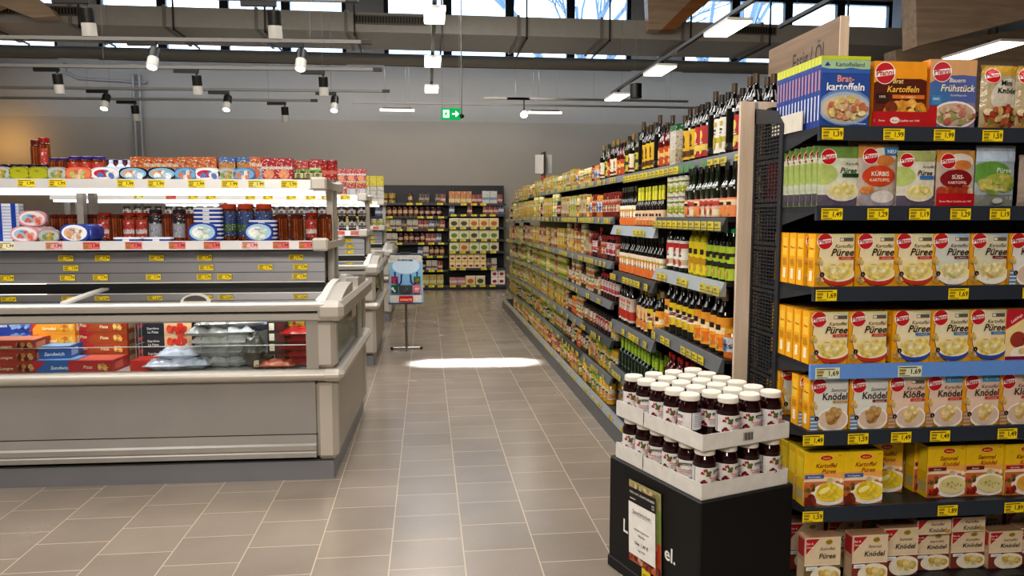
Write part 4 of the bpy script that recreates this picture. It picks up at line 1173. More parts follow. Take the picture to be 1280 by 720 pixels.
mix = {0: ['pyel', 'pgreen', 'yellowjar', 'pcream', 'pyel', 'tincream', 'pgreen'], 1: ['pgreen', 'paleb', 'pcream', 'pyel', 'darkjam', 'pyel'],
       2: ['pyel', 'pgreen', 'pyel', 'pred', 'darkjam', 'pcream'], 3: ['tinyel', 'tinyel', 'paleb', 'pred', 'tinyel', 'pdark'],
       4: ['tinyel', 'pyel', 'paleb', 'pyel', 'tincream'], 5: ['pyel', 'carrot', 'gherkin', 'pickle', 'olivejar', 'tinyel'], 6: ['porange', 'tinred', 'gherkin', 'carrot', 'pyel', 'pickle']}
rd = random.Random(4)
BN = ['nearest bay', 'second bay', 'third bay', 'fourth bay', 'fifth bay', 'sixth bay', 'seventh bay', 'eighth bay', 'farthest bay']
SN = ['top', 'second', 'third', 'fourth', 'fifth', 'sixth', 'seventh']
SC = c('#17181a')
cyc = ['1,99', '2,49', '0,99', '1,29', '3,49', '1,79']
for b in range(9):
    y0, y1 = ym[b], ym[b + 1]
    far = b >= 7
    lv = list(L12[b]) if b < 2 else [v - (.0 if b < 7 else .02 * (b - 6)) for v in L3]
    u = thing('shelf_rack', 'tall black shelf rack along the aisle, %s counting from the camera' % BN[b], 'shelf rack', (GX, y0, 0), 0, 'bays of the long aisle rack')
    W = y1 - y0
    MB().box(.56, .60, .001, W - .001, 0, 2.02, 'black_metal', SC).obj('back_panel', u)
    m = MB(); m.box(-.07, .55, .001, W - .001, .02, .135, 'black_metal', c('#2c2d30')); m.box(-.09, -.07, .001, W - .001, 0, .115, 'enamel', c('#5b5c5e'), ); m.obj('base', u)
    m = MB(); m.prism([(-.095, .125), (-.06, .12), (-.055, .165), (-.075, .17)], .001, W - .001, 'y', 'plastic', c('#8a8c8e')); rb = m.obj('price_rail', u)
    nt_ = 12
    for i in range(nt_):
        if rd.random() < .6: price_tag(rb, cyc[i % 6], -.094, W * (i + .8) / nt_, .128, -PI / 2, w=.05, h=.032, txt=False, col='#d8c428')
    for k, z in enumerate(lv):
        dx = .09 if k == 0 else 0
        m = MB(); m.box(dx + .01, .555, .002, W - .002, z - .018, z, 'black_metal', SC)
        so = m.obj('shelf', u)
        big = 1.25 if b < 2 else 1
        m = MB(); m.prism([(dx - .022, z - .05 * big), (dx + .012, z - .05 * big), (dx + .012, z + .004), (dx + .002, z + .004)], .001, W - .001, 'y', 'metal' if (b < 2 and k in (2, 1)) or rd.random() < .2 else 'plastic', c('#5c5e60') if (b, k) not in ((0, 2), (1, 1)) else c('#c8d0d4'))
        rl = m.obj('price_rail', so)
        nt_ = 12 if b < 2 else 15
        for i in range(nt_):
            if rd.random() < ((.9 if k == 0 else .55) if b < 2 else .6) or (b, k) == (0, 1):
                col = rd.choice(('#d0be34', '#c4b448', '#b8ae58'))
                if (b, k) == (0, 0) and 4 < i < 10: col = '#4a8a68'
                price_tag(rl, cyc[i % 6], dx - .0235, W * (i + .82) / nt_, z - .046 * big, -PI / 2, w=.075 if b < 2 else .052, h=.042 if b < 2 else .04, txt=False, col=col)
    # goods
    for k in range(len(lv) + (1 if b > 1 else 0)):
        base = k == len(lv)
        z = .136 if base else lv[k]
        dx = .09 if k == 0 else (-.06 if base else 0)
        seq = fill.get((b, k if not base else 6))
        if seq is None:
            pool = mix[k if not base else 6]; seq = []
            for _ in range(6):
                q = pool[(rd.randrange(len(pool)))]
                seq += [q] * rd.choice((2, 2, 3))
        y = y0 + .018
        room = (9 if k == 0 else (lv[k - 1] - .03 - z))
        nr = 1
        if k == 0: nr = 3 if b < 2 else 2 if b < 5 else 1
        elif b < 4 and z < 1.0: nr = 2
        i = 0
        while True:
            q = seq[i % len(seq)]; i += 1
            if q == 'plainx': y += .07; continue
            p = B[q]
            if y + p.w > y1 - .012: break
            cy = y + p.w / 2
            st = 1
            if k and p.h * 2 < room and (q in ('tinwhite', 'tinyel', 'tincream', 'tinred', 'paleb') or (b > 4 and rd.random() < .5)): st = 2
            if p.h < room:
                lab = '%s, %s shelf, %s of the long rack' % (p.look, 'bottom' if base else SN[k], BN[b])
                grp = 'row of one product: %s, %s shelf, %s' % (p.look, SN[min(k, 6)], BN[b])
                jit = rd.uniform(0, .012)
                sz = None
                if b >= 2 and k: sz = min(1.25, (room - .035) / (p.h * st)); sz = sz if sz > 1 else None
                for s_ in range(st):
                    for r_ in range(nr):
                        if r_ and s_ + 1 < st: continue
                        put(p, GX + dx + .022 + p.d / 2 + jit + r_ * (p.d + .006), cy, z + .0008 + s_ * (p.h * (sz or 1) + .0006), -PI / 2, lab, grp, parts=(b < 3 and r_ == 0), scl=sz)
            y += p.w + rd.choice((.001, .004, .01, .025))
# white end board of the long rack
eb = thing('end_board', 'pale wooden end panel closing the near end of the long rack', 'panel', (1.402, 3.32, 0))
MB().box(0, 1.1, 0, .02, 0, 2.06, 'wood_board', G).obj('board', eb)
MB().box(.064, .078, -.003, .0, 0, 2.055, 'plastic', c('#8a8c90')).obj('edge_strip', eb)  # grey strip: shaded side of the board put into its colour
# second side of the gondola (seen from a step to the side)
m = MB(); m.box(1.965, 2.5, 3.36, ym[9], 0, .13, 'black_metal', SC)
for z in (.45, .8, 1.15, 1.5, 1.85): m.box(1.965, 2.4, 3.36, ym[9], z - .02, z, 'black_metal', SC)
m.obj('shelf_rack', label='plain rear shelves on the far side of the long rack', cat='shelf rack')
# small framed sign on top
a = at(677, 207, 9.9)
t = thing('shelf_sign', 'small framed sign standing on the top shelf of the long rack', 'sign', (1.52, 9.9, 1.853))
MB().box(-.012, .012, -.12, .12, 0, .22, 'gloss', c('#a02824')).obj('red_base', t)
MB().box(-.012, .012, -.13, .13, .22, .52, 'black_metal', c('#2a2724')).obj('frame', t)
MB().box(-.016, -.0125, -.11, .11, .245, .49, 'paper', c('#b8b4ac')).obj('sign_face', t)
MB().box(-.11, .11, -.0165, -.0125, .25, .49, 'paper', c('#b8b4ac')).obj('sign_wing', t)
# ------------------------------------------------------------------ chest freezers with shelf racks on top
CR = c('#c2bbb1'); GP = c('#9f9b98'); LG = c('#d6d2cb')
FD = 1.62
def arch(y):
    return 1.045 + .04 * math.sin(PI * min(max(y / FD, 0), 1))
def freezer(xr, y0, L, label, top, detail=True):
    f = thing('chest_freezer', label, 'freezer', (xr, y0, 0))
    MB().box(-L, -.03, .015, FD - .015, .0, .112, 'enamel', c('#84858a')).obj('kick_plate', f)
    MB().box(-L, -.06, .06, FD - .06, .112, .14, 'black_metal', c('#060606')).obj('plinth_gap', f)
    for s in (0, 1):
        def Y(v): return v if s == 0 else FD - v
        def bx(a, b, ya, yb, z0, z1, m, col, nm, par=f, bev=0):
            yy = sorted((Y(ya), Y(yb)))
            return MB().box(a, b, yy[0], yy[1], z0, z1, m, col, bev).obj(nm, par)
        m = MB()
        pr_ = [(Y(.03), .135), (Y(-.004), .14), (Y(-.008), .168), (Y(.0), .176), (Y(-.006), .184), (Y(-.008), .212), (Y(.004), .222), (Y(.008), .272), (Y(.03), .272)]
        if s: pr_ = pr_[::-1]
        m.prism(pr_, -L, -.125, 'x', 'enamel', c('#a5a19c'))
        m.obj('bumper_strip', f)
        bx(-L, -.125, .012, .04, .278, .59, 'enamel', GP, 'lower_panel')
        m = MB(); m.box(-L, -.12, *sorted((Y(.014), Y(.03))), .27, .279, 'black_metal', c('#262524')); m.obj('seam', f)
        rail = [(Y(.03), .592), (Y(-.02), .598), (Y(-.038), .615), (Y(-.042), .632), (Y(-.034), .65), (Y(-.012), .662), (Y(.03), .664)]
        if s: rail = rail[::-1]
        MB().prism(rail, -L, .0, 'x', 'enamel', c('#bab4aa'), True).obj('hand_rail', f)
        g = bx(-L, -.115, .02, .026, .664, .948, 'glass', G, 'front_window')
        t2 = [(Y(.06), .945), (Y(-.0), .945), (Y(-.012), .955), (Y(-.012), .99), (Y(.0), .998), (Y(.0), 1.004), (Y(-.016), 1.006), (Y(-.02), 1.03), (Y(-.01), 1.048), (Y(.06), 1.05)]
        if s: t2 = t2[::-1]
        MB().prism(t2, -L, -.02, 'x', 'enamel', c('#b4afa8')).obj('top_rail', f)
        bx(-L, -.1, -.0145, .0, .996, 1.008, 'black_metal', c('#0a0a0a'), 'rail_seam')
        m = MB(); yy = sorted((Y(-.022), Y(.062))); m.box(-L, -.06, yy[0], yy[1], 1.03, 1.0525, 'enamel', c('#dad7d2'), .008); m.obj('rail_cap', f)
        # corner post
        for (z0, z1) in ((.118, .595), (.66, .95)):
            bx(-.13, .0, -.0, .12, z0, z1, 'enamel', CR, 'corner_post', bev=.03)
        bx(-.17, -.10, .0, .03, .664, .948, 'enamel', c('#a59f97'), 'window_frame')
        m = MB(); yy = sorted((Y(-.045), Y(.1))); m.box(-.09, .045, yy[0], yy[1], .594, .664, 'enamel', CR, .028); m.obj('rail_corner', f)
        m = MB(); yy = sorted((Y(-.03), Y(.12))); m.box(-.11, .05, yy[0], yy[1], .945, 1.058, 'enamel', CR, .03); m.obj('rail_corner', f)
    # right end
    MB().box(-.03, -.01, .1, FD - .1, .135, .6, 'enamel', c('#b0a9a0')).obj('end_panel', f)
    MB().prism([(-.02, .598), (.03, .602), (.044, .62), (.044, .64), (.03, .66), (-.02, .664)][::-1], .02, FD - .02, 'y', 'enamel', CR).obj('hand_rail', f)
    MB().prism([(-.06, .945), (.03, .948), (.05, .97), (.05, 1.03), (.03, 1.056), (-.06, 1.056)][::-1], .02, FD - .02, 'y', 'enamel', c('#aca59b')).obj('top_rail', f)
    MB().box(-.02, -.012, .12, FD - .1, .664, .945, 'glass', G).obj('end_window', f)
    MB().box(-.015, .012, 1.18, 1.22, .664, .945, 'enamel', LG).obj('window_bar', f)
    MB().box(-.0, .004, .75, .95, .86, .93, 'paper', c('#d8c8c0')).obj('sticker', f)
    # left end and tub
    MB().box(-L - .03, -L, .0, FD, .1, 1.05, 'enamel', GP).obj('end_panel', f)
    m = MB()
    m.box(-L, -.13, .06, FD - .06, .63, .655, 'enamel', c('#e2e4e6'))
    m.box(-L, -.13, FD / 2 - .02, FD / 2 + .02, .655, 1.02, 'enamel', c('#d4d6d8'))
    m.box(-.135, -.125, .06, FD - .06, .655, .95, 'enamel', c('#d4d6d8'))
    m.obj('tub', f)
    # lids
    cuts = [(-L + .01, -1.52 if top else -L / 2), (-1.49 if top else -L / 2 + .02, -.06)]
    if top: cuts = [(-L + .01, -1.53), (-1.53, -.10)]
    for (a, b) in cuts:
        for (ya, yb) in ((.07, .63), (FD - .63, FD - .07)):
            lid = MB(); n = 8
            pts = [(ya + (yb - ya) * i / n) for i in range(n + 1)]
            vs = [(a, y, arch(y) + .004) for y in pts] + [(b, y, arch(y) + .004) for y in pts]
            fs = [(i, i + 1, n + 2 + i, n + 1 + i) for i in range(n)]
            lid.add(vs, fs, 'lid_glass', G, True)
            lo = lid.obj('glass_lid', f)
            for x in (a, b - .022):
                fr = MB(); P_ = [(y, arch(y) + .012) for y in pts] + [(y, arch(y) - .004) for y in reversed(pts)]
                fr.prism(P_, x, x + .022, 'x', 'enamel', c('#e4e2dc')); fr.obj('lid_frame', lo)
            if ya < .1 and b > -1:
                h = MB(); xm = -.80
                P_ = [(xm + .085 * math.cos(t_), 1.052 + .052 * math.sin(t_)) for t_ in [PI * i / 10 for i in range(11)]]
                h.prism(P_, .055, .075, 'y', 'enamel', LG)
                P_ = [(xm + .065 * math.cos(t_), 1.062 + .032 * math.sin(t_)) for t_ in [PI * i / 10 for i in range(11)]]
                h.prism(P_, .052, .056, 'y', 'black_metal', c('#4a4744')); h.obj('lid_handle', lo)
    # raised curved end cap of the lid
    for (ya, yb) in ((.0, .66), (FD - .66, FD)):
        n = 10; pts = [ya + (yb - ya) * i / n for i in range(n + 1)]
        rise = lambda y: 1.052 + .085 * (math.sin(PI / 2 * min(1, ((y if ya < .1 else FD - y) / .62))))
        e = MB(); P_ = [(y, rise(y)) for y in pts] + [(y, 1.02) for y in reversed(pts)]
        e.prism(P_, -.105, -.062, 'x', 'enamel', c('#dcd9d2'), False)
        e.prism([(y, rise(y) - .02) for y in pts] + [(y, 1.02) for y in reversed(pts)], -.062, .02, 'x', 'enamel', c('#b8b2a9'))
        e.obj('lid_end_cap', f)
    if detail:
        for x in (-L * .3 + .2, -1.16, -.64):
            g = MB()
            for yy in [.1 + i * .045 for i in range(14)]: g.tube([(x, yy, .657), (x, yy, .93)], .003, 4, 'steel', c('#dcdcdc'))
            for z in (.66, .80, .93): g.tube([(x, .08, z), (x, .72, z)], .0045, 4, 'steel', c('#e8e8e8'))
            g.obj('basket_divider', f)
        g = MB(); g.tube([(-L, .05, .80), (-.18, .05, .80)], .003, 4, 'steel', c('#e0e0e0')); g.obj('basket_wire', f)
    return f

def top_rack(xr, y0, L, label):
    r = thing('freezer_shelf', label, 'shelf', (xr - .04, y0, 1.12))
    zs = (.0,)
    W = L
    for x in (-.045, -W * .5, -W + .02):
        for yy in (.70, FD - .76): MB().box(x, x + .04, yy, yy + .05, .0, .60, 'enamel', c('#a8a299')).obj('post', r)
    # sloped tag panels
    for s in (0, 1):
        def Y(v): return v if s == 0 else FD - v
        P_ = [(Y(.60), .005), (Y(.62), .20), (Y(.64), .20), (Y(.66), .005)]
        if s: P_ = P_[::-1]
        m = MB(); m.prism(P_, -W, -.05, 'x', 'enamel', c('#8e8d90'))
        for z in (.065, .13): m.box(-W, -.05, *sorted((Y(.598 + z * .1), Y(.607 + z * .1))), z, z + .004, 'black_metal', c('#4a4a4c'))
        m.box(-W, -.05, *sorted((Y(.600), Y(.64))), -.035, .0, 'black_metal', c('#0c0c0c')); m.box(-W, -W * .55, *sorted((Y(.592), Y(.600))), .0, .004, 'lamp_panel', G); m.box(-W * .55, -.05, *sorted((Y(.596), Y(.600))), .0, .007, 'enamel', c('#e8e6e0'))
        tp = m.obj('tag_panel', r)
        if s == 0:
            rr = random.Random(3)
            for gx, zz in ((-2.56, 7), (-2.42, 6), (-2.1, 7), (-1.98, 4), (-1.62, 7), (-1.42, 5), (-1.08, 5), (-.78, 7), (-.66, 4), (-.40, 2), (.0 - .18, 7), (-2.82, 5), (-3.0, 3)):
                for q in [q for q in range(3) if zz >> q & 1]:
                    z = (.145, .082, .022)[q]
                    price_tag(tp, '1,79', gx - .08 + rr.uniform(-.02, .02), .593 + z * .1, z, w=.09, h=.036)
    for k, (z, th_) in enumerate(((.27, .045), (.65, .045))):
        m = MB(); m.box(-W, -.03, .46, FD - .46, z - th_, z, 'enamel', c('#b9b7b4')); dk = m.obj('deck', r)
        for s in (0, 1):
            ya, yb = (.44, .462) if s == 0 else (FD - .462, FD - .44)
            m = MB(); m.box(-W, -.09, ya, yb, z - .05, z + .006, 'enamel', c('#e6e4e2')); rl = m.obj('price_rail', dk)
            m = MB(); m.box(-.10, -.0, min(ya, yb) - .012, max(ya, yb) + .03, z - .06, z + .022, 'enamel', CR, .012); m.obj('rail_end', dk)
            if s == 0:
                tg = [(-2.53, '#f0e8c0'), (-2.25, '#f0e8c0'), (-2.0, '#f0e8c0'), (-1.72, '#e8a0a0'), (-1.5, '#e06868'), (-1.25, '#e06868'), (-.99, '#e06868'), (-.78, '#e06868'), (-.55, '#f0b0b0'), (-.36, '#e06868'), (-.2, '#e06868')] if k == 0 else \
                     [(-2.4, '#f0e8a0'), (-2.08, '#e05858'), (-1.86, '#f2d820'), (-1.68, '#f2d820'), (-1.28, '#f2d820'), (-1.1, '#f2d820'), (-.86, '#f2d820'), (-.66, '#f2d820'), (-.5, '#f0e070'), (-.30, '#f2d820')]
                for tx, col in tg: price_tag(rl, '1,99', tx + .02, ya - .001, z - .043, w=.1, h=.043, col=col)
        m = MB(); m.box(-.06, -.0, .46, FD - .46, z - .05, z - .005, 'enamel', CR); m.obj('side_arm', dk)
        if k == 1:
            for yy in (.47, .62, FD - .49):
                m = MB(); m.box(-W + .02, -.12, yy, yy + .02, z - .075, z - .052, 'lamp_strip', G); m.obj('light_strip', dk)
    return r

FX, FY, FL = -.53, 4.45, 3.3
_mark = set(bpy.data.objects)
freezer(FX, FY, FL, 'nearest long grey chest freezer with glass front and curved lids', True)
top_rack(FX - .06, FY, FL - .05, 'two-deck white shelf unit on the nearest freezer, packed with jars and tins')
_front = [o for o in bpy.data.objects if o not in _mark and not o.parent]
freezer(FX, FY + 3.42, 3.3, 'second grey chest freezer behind the nearest one', True, False)
top_rack(FX - .06, FY + 3.42, 3.2, 'two-deck shelf unit on the second freezer')
freezer(FX, FY + 6.84, 3.3, 'third grey chest freezer, farthest back on the left', True, False)
top_rack(FX - .06, FY + 6.84, 3.2, 'two-deck shelf unit on the farthest freezer')

# ---- goods on and in the nearest freezer
_mark = set(bpy.data.objects)
def X_(px, Y, y=250): return at(px, y, Y)[0]
def oval_tin(look, edge, face, w=.16, h=.10, inner=None, blobs=None, d=.026):
    mb = MB(); n = 24; P_ = []
    for i in range(n):
        t = 2 * PI * i / n; ct, st_ = math.cos(t), math.sin(t)
        P_.append((w / 2 * abs(ct) ** .7 * (1 if ct > 0 else -1), h / 2 + h / 2 * abs(st_) ** .7 * (1 if st_ > 0 else -1)))
    mb.prism(P_, -d, 0, 'y', 'gloss', c(edge))
    A = Art(mb, lambda u, v, l: (u - w / 2, -d - l, v), w, h, .0006, 'gloss')
    A.ell(.5, .5, .46, .45, face)
    if inner: A.ell(.42, .5, .3, .3, inner)
    if blobs: A.lumps(.55, .42, .28, .22, blobs, 9, .1, 3)
    A.text('Filets', .46, .62, .14, '#30406a', .4, .01)
    return Proto('fish_tin', 'tin', look, mb, (), w, d, h)
def stacked_tin(look, w=.17, d=.1, h=.026, col='#2c44a0', rim='#e4e6ea'):
    mb = MB(); P_ = []
    n = 16
    for i in range(n):
        t = 2 * PI * i / n; ct, st_ = math.cos(t), math.sin(t)
        P_.append((w / 2 * abs(ct) ** .5 * (1 if ct > 0 else -1), d / 2 * abs(st_) ** .6 * (1 if st_ > 0 else -1)))
    mb.prism(P_, .0, h * .55, 'z', 'gloss', c(col)); mb.prism([(x * 1.03, y * 1.03) for x, y in P_], h * .55, h, 'z', 'gloss', c(rim))
    mb.box(-.02, .02, -d / 2 - .001, -d / 2 + .001, 0.002, h * .5, 'paper', c('#dfe4ee'))
    return Proto('flat_tin', 'tin', look, mb, (), w, d, h)
def sausage_jar(look, lid, label=None, r=.042, h=.17, lab=(.1, .75), part=.55, acc=None):
    b = MB(); n = 16
    b.lathe([(0, 0), (r, .0), (r, h * .86), (r * .85, h * .9)], n, ('glasscol', c('#3a1508')))
    for i in range(n):
        a0, a1 = 2 * PI * (i + .1) / n, 2 * PI * (i + .9) / n
        am = (a0 + a1) / 2; R = r + .002
        vs = []
        for z in (h * .03, h * .84):
            for a_, rr in ((a0, r), (am, R), (a1, r)): vs.append((rr * math.cos(a_), rr * math.sin(a_), z))
        b.add(vs, [(0, 1, 4, 3), (1, 2, 5, 4)], 'glasscol', c(['#83411c', '#6c3216', '#965026'][i % 3]), True)
    if label:
        vs = []; m_ = 7
        for z in (h * lab[0], h * lab[1]):
            for i in range(m_ + 1):
                a_ = -PI / 2 - part * PI / 2 + part * PI * i / m_; vs.append(((r + .003) * math.cos(a_), (r + .003) * math.sin(a_), z))
        b.add(vs, [(i, i + 1, m_ + 2 + i, m_ + 1 + i) for i in range(m_)], 'label', c(label), True)
        if acc:
            vs = [(x * 1.02, y * 1.02, h * (acc[0] if z < h * .5 else acc[1])) for x, y, z in vs]
            b.add(vs, [(i, i + 1, m_ + 2 + i, m_ + 1 + i) for i in range(m_)], 'label', c(acc[2]), True)
    k = MB(); k.lathe([(r * .95, h * .87), (r * .97, h * .985), (r * .85, h), (0, h)], n, ('gloss', c(lid)))
    return Proto('sausage_jar', 'jar', look, b, (('jar_lid', k),), 2 * r + .004, 2 * r, h)
T = {}
T['olive'] = oval_tin('olive-green flat tin', '#8a8c30', '#a8aa28', .13, .078)
T['multi'] = oval_tin('grey flat tin with herb picture', '#9a9aa0', '#b8b8b0', .125, .078, blobs=['#7a9a48', '#c8a048', '#e8e0d0'])
T['salmon'] = oval_tin('salmon and green flat tin', '#d86848', '#e0845c', .165, .078, blobs=['#b8c070', '#e8c0a0', '#a8b060'])
T['whitered'] = oval_tin('white flat tin with red badge', '#d8d8dc', '#f0f0f2', .17, .078, '#c83040', ['#5a78b8', '#e8e4e0'])
T['black'] = oval_tin('black and light blue flat tin', '#1c1c24', '#88b8d8', .17, .078, '#d8a888', ['#f0f0f0', '#a8d0e8'])
T['blue'] = oval_tin('blue flat tin with fish picture', '#4878a8', '#78a8d0', .14, .078, None, ['#d87848', '#e8e4e0', '#b84838'])
T['pinktin'] = oval_tin('pink and white oval fish tin', '#d8a0a8', '#f0e4e8', .16, .095, '#a0c8e0', ['#d87060', '#e8b0a0'])
T['bigoval'] = oval_tin('large white and blue oval tin with dish picture', '#3850a8', '#eceef2', .165, .11, '#d8b8a0', ['#d8a078', '#e8e0d8', '#b87858'])
T['herring'] = oval_tin('blue rimmed oval tin with white cream picture', '#3048a0', '#a8c8d8', .17, .115, '#e8ece8', ['#f0f0ea', '#c8d8c8', '#b8c8d0'])
T['flat'] = stacked_tin('flat blue and white tin')
T['sj'] = sausage_jar('sausage jar without front label', '#5a1c14')
T['sjr'] = sausage_jar('sausage jar with red label', '#8a2418', '#c83c38', acc=(.25, .4, '#e8e0dc'), h=.18)
T['sjw'] = sausage_jar('tall sausage jar with white and navy label', '#2a2430', '#b8bcc8', acc=(.55, .8, '#26283c'), h=.2, part=.8)
T['sjp'] = sausage_jar('sausage jar with purple lid and red label', '#3c2c78', '#c84038', acc=(.3, .5, '#e8c8c0'), h=.15)
T['sjpl'] = sausage_jar('sausage jar with purple lid', '#3c2c60', None, h=.14)
T['big'] = sausage_jar('wide tall jar with brick-red lid and blue label', '#a83c24', '#3c5890', r=.052, h=.235, lab=(.12, .8), part=1.0, acc=(.25, .45, '#5a7a48'))
T['dkl'] = jar('jar with dark lid and yellow label', '#4a3010', '#b8a030', '#2c2030', r=.035, h=.10, name='small_jar')
T['blw'] = bottle('small blue and white bottle with pointed cap', '#b8c0dc', '#5a70b0', '#d8dce8', r=.03, h=.13, lab=(.1, .6), mat='plastic')
T['glid'] = jar('small jar with green lid and cream label', '#5a2814', '#d8dca8', '#5ab030', r=.028, h=.068, name='small_jar')
T['orange'] = pack('orange packet with blue picture', '#d86c28', [(.05, .5, '#78a8d0'), (.6, .75, '#e8c8a8')], w=.075, h=.145, pic=(.3, .2, '#c86038'))
T['obl'] = pack('orange and blue sausage packet', '#d87830', [(.0, .45, '#6a98c8'), (.9, 1, '#e07028')], w=.085, h=.15, pic=(.25, .2, '#b84c30'))
T['bls'] = pack('blue packet with sausages on the front', '#3c74b8', [(.25, .8, '#c08848'), (.0, .25, '#d0d4e0')], w=.1, h=.15, pic=(.5, .25, '#b8803c'))
T['redp'] = pack('red packet with white slash and food picture', '#c02430', [(.5, .62, '#e8d8d0'), (.0, .08, '#e8d0c8')], w=.1, h=.14, mat='label_gloss', pic=(.28, .22, '#d89068'))
T['redc'] = tin('tall red can', '#b83430', r=.03, h=.13, acc=[(.3, .5, '#d87868')])
T['whr'] = pack('red and white packet', '#c84440', [(.0, .55, '#c8ccd0')], w=.09, h=.13)
T['grid'] = pack('stack of blue and white patterned boxes', '#e4e8f0', [(0, 1, '#e4e8f0')] + [(i / 12, i / 12 + .012, '#4a68b8') for i in range(12)], w=.2, h=.235, mat='gloss')
_A = Art(T['grid'].body, lambda u, v, l: (u - .1, -.03 - l, v), .2, .235, .0012, 'gloss')
_A.rect(.28, 0, .5, 1, '#2a4cb0').rect(.78, 0, .92, 1, '#2a4cb0')
def place(k, px, Y, z, where, rz=0, group=None, py=250, parts=True):
    p = T[k]
    return put(p, X_(px, Y, py), Y, z + .0008, rz, '%s %s' % (p.look, where), group, parts)
ZT, ZM = 1.7705, 1.3905
Yf = 4.95
for i, (px, k) in enumerate([(-6, 'multi'), (18, 'olive'), (42, 'olive'), (66, 'multi'), (93, 'salmon'), (127, 'whitered'), (163, 'black'), (199, 'black'), (229, 'blue'), (257, 'whitered'), (281, 'multi'), (302, 'blue')]):
    place(k, px, Yf, ZT, '%s from left in front on the freezer top deck' % ORD[i], py=222)
for i, px in enumerate((318, 334, 353)): place('orange' if i == 0 else 'redp', px, Yf + .02, ZT, 'on the top deck, %s of three tall packets' % ('left', 'middle', 'right')[i], py=215)
for i, px in enumerate((371, 383, 395)): place('glid', px, Yf, ZT, 'on the top deck, %s of three' % ('left', 'middle', 'right')[i], py=222); place('glid', px + 1, Yf + .065, ZT, 'second row of the top deck, %s of three' % ('left', 'middle', 'right')[i], py=222)
for i, px in enumerate((404, 413)): place('redc', px, Yf + .01, ZT, '%s one at the right end of the top deck' % ('left', 'right')[i], py=215)
second = [(-8, 'dkl'), (10, 'dkl'), (22, 'dkl'), (35, 'dkl'), (48, 'dkl'), (62, 'sjpl'), (72, 'sjpl'), (87, 'sjp'), (102, 'sjp'), (117, 'sjp'), (132, 'blw'), (144, 'blw'), (156, 'blw'), (168, 'obl'), (184, 'orange'), (198, 'orange'), (212, 'orange'), (228, 'obl'), (243, 'obl'), (259, 'obl'), (281, 'bls'), (304, 'bls'), (322, 'redp'), (344, 'redp'), (374, 'whr'), (394, 'redp'), (410, 'redc')]
for i, (px, k) in enumerate(second):
    s_ = place(k, px, Yf + .11, ZT + (.0 if T[k].h > .13 else .02) * 0, 'second row of the freezer top deck, %s from left' % ORD[i], py=210, parts=False)
for i, px in enumerate(range(-20, 410, 17)):
    k = ['dkl', 'sjpl', 'obl', 'bls', 'redp'][min(4, max(0, px // 85))]
    place(k, px, Yf + .22, ZT, 'in the rear row of the freezer top deck', group='rear row goods on the top deck: ' + k, py=210, parts=False)
tj = place('sj', 38, Yf + .34, ZT, 'tallest on the top deck at the far left', py=200); tj.scale = (1, 1, 1.6)
tj = place('sjr', 46, Yf + .34, ZT, 'tall yellow one beside the tallest jar at far left', py=200); tj.scale = (.8, .8, 1.6)
# mid deck
for i, (px, k, dy) in enumerate([(24, 'pinktin', 0), (55, 'multi', 0), (88, 'bigoval', 0), (250, 'herring', 0), (321, 'herring', 0)]):
    place(k, px, Yf + dy, ZM, 'leaning on the middle deck, %s from left' % ORD[i], py=290)
for j in range(9): place('bigoval', 93 + j * 3.0, Yf + .03 + j * .03, ZM, 'queued behind the front oval tin on the middle deck', group='oval tins queued on the middle deck', py=290)
for j in range(4): place('pinktin', 34 + j * 3.5, Yf + .045 + j * .03, ZM + .0, 'rear one on the middle deck, %s behind' % ORD[j], py=270)
place('pinktin', 34, Yf + .035, ZM + .096, 'balanced on tins, left of the middle deck', py=275)
for (px, n, nm) in ((256, 8, 'taller'), (325, 5, 'right-hand')):
    for j in range(n): place('flat', px, Yf + .12, ZM + j * .0265, 'in the %s stack, %s from the bottom' % (nm, ORD[j]), py=280)
for i, px in enumerate((155, 193)): place('flat', px, Yf + .05, ZM, 'lying alone in front of the sausage jars, %s of two' % ('left', 'right')[i], py=298)
for j in range(4): place('flat', 110, Yf + .2, ZM + .0265 * j, 'behind the oval tins, %s from the bottom' % ORD[j], py=290)
for i, (px, k) in enumerate([(124, 'sjr'), (139, 'sj'), (156, 'sjr'), (172, 'sjr'), (189, 'sjw'), (205, 'sj'), (219, 'sjw'), (234, 'sj'), (281, 'big'), (303, 'big'), (326, 'big'), (348, 'sj'), (367, 'sj'), (386, 'sjr'), (403, 'sj')]):
    place(k, px, Yf + .2 + (.02 if k == 'big' else 0), ZM, '%s from left of the large jars on the middle deck' % ORD[i], py=280)
for i in range(7): place('sj', 60 + i * 11, Yf + .34, ZM + .0, 'in the far left rear row of the middle deck', group='dark jars at the rear left of the middle deck', py=270, parts=False)
place('grid', -4, Yf + .1, ZM, 'at the very left edge of the middle deck', py=280)
# far side of the rack: goods seen between the decks
for i in range(22):
    k = ['orange', 'bls', 'dkl', 'redp'][i % 4]
    place(k, 20 + i * 17, Yf + .58, ZM, 'on the far side of the nearest freezer rack', group='far side goods: ' + k, py=270, parts=False)

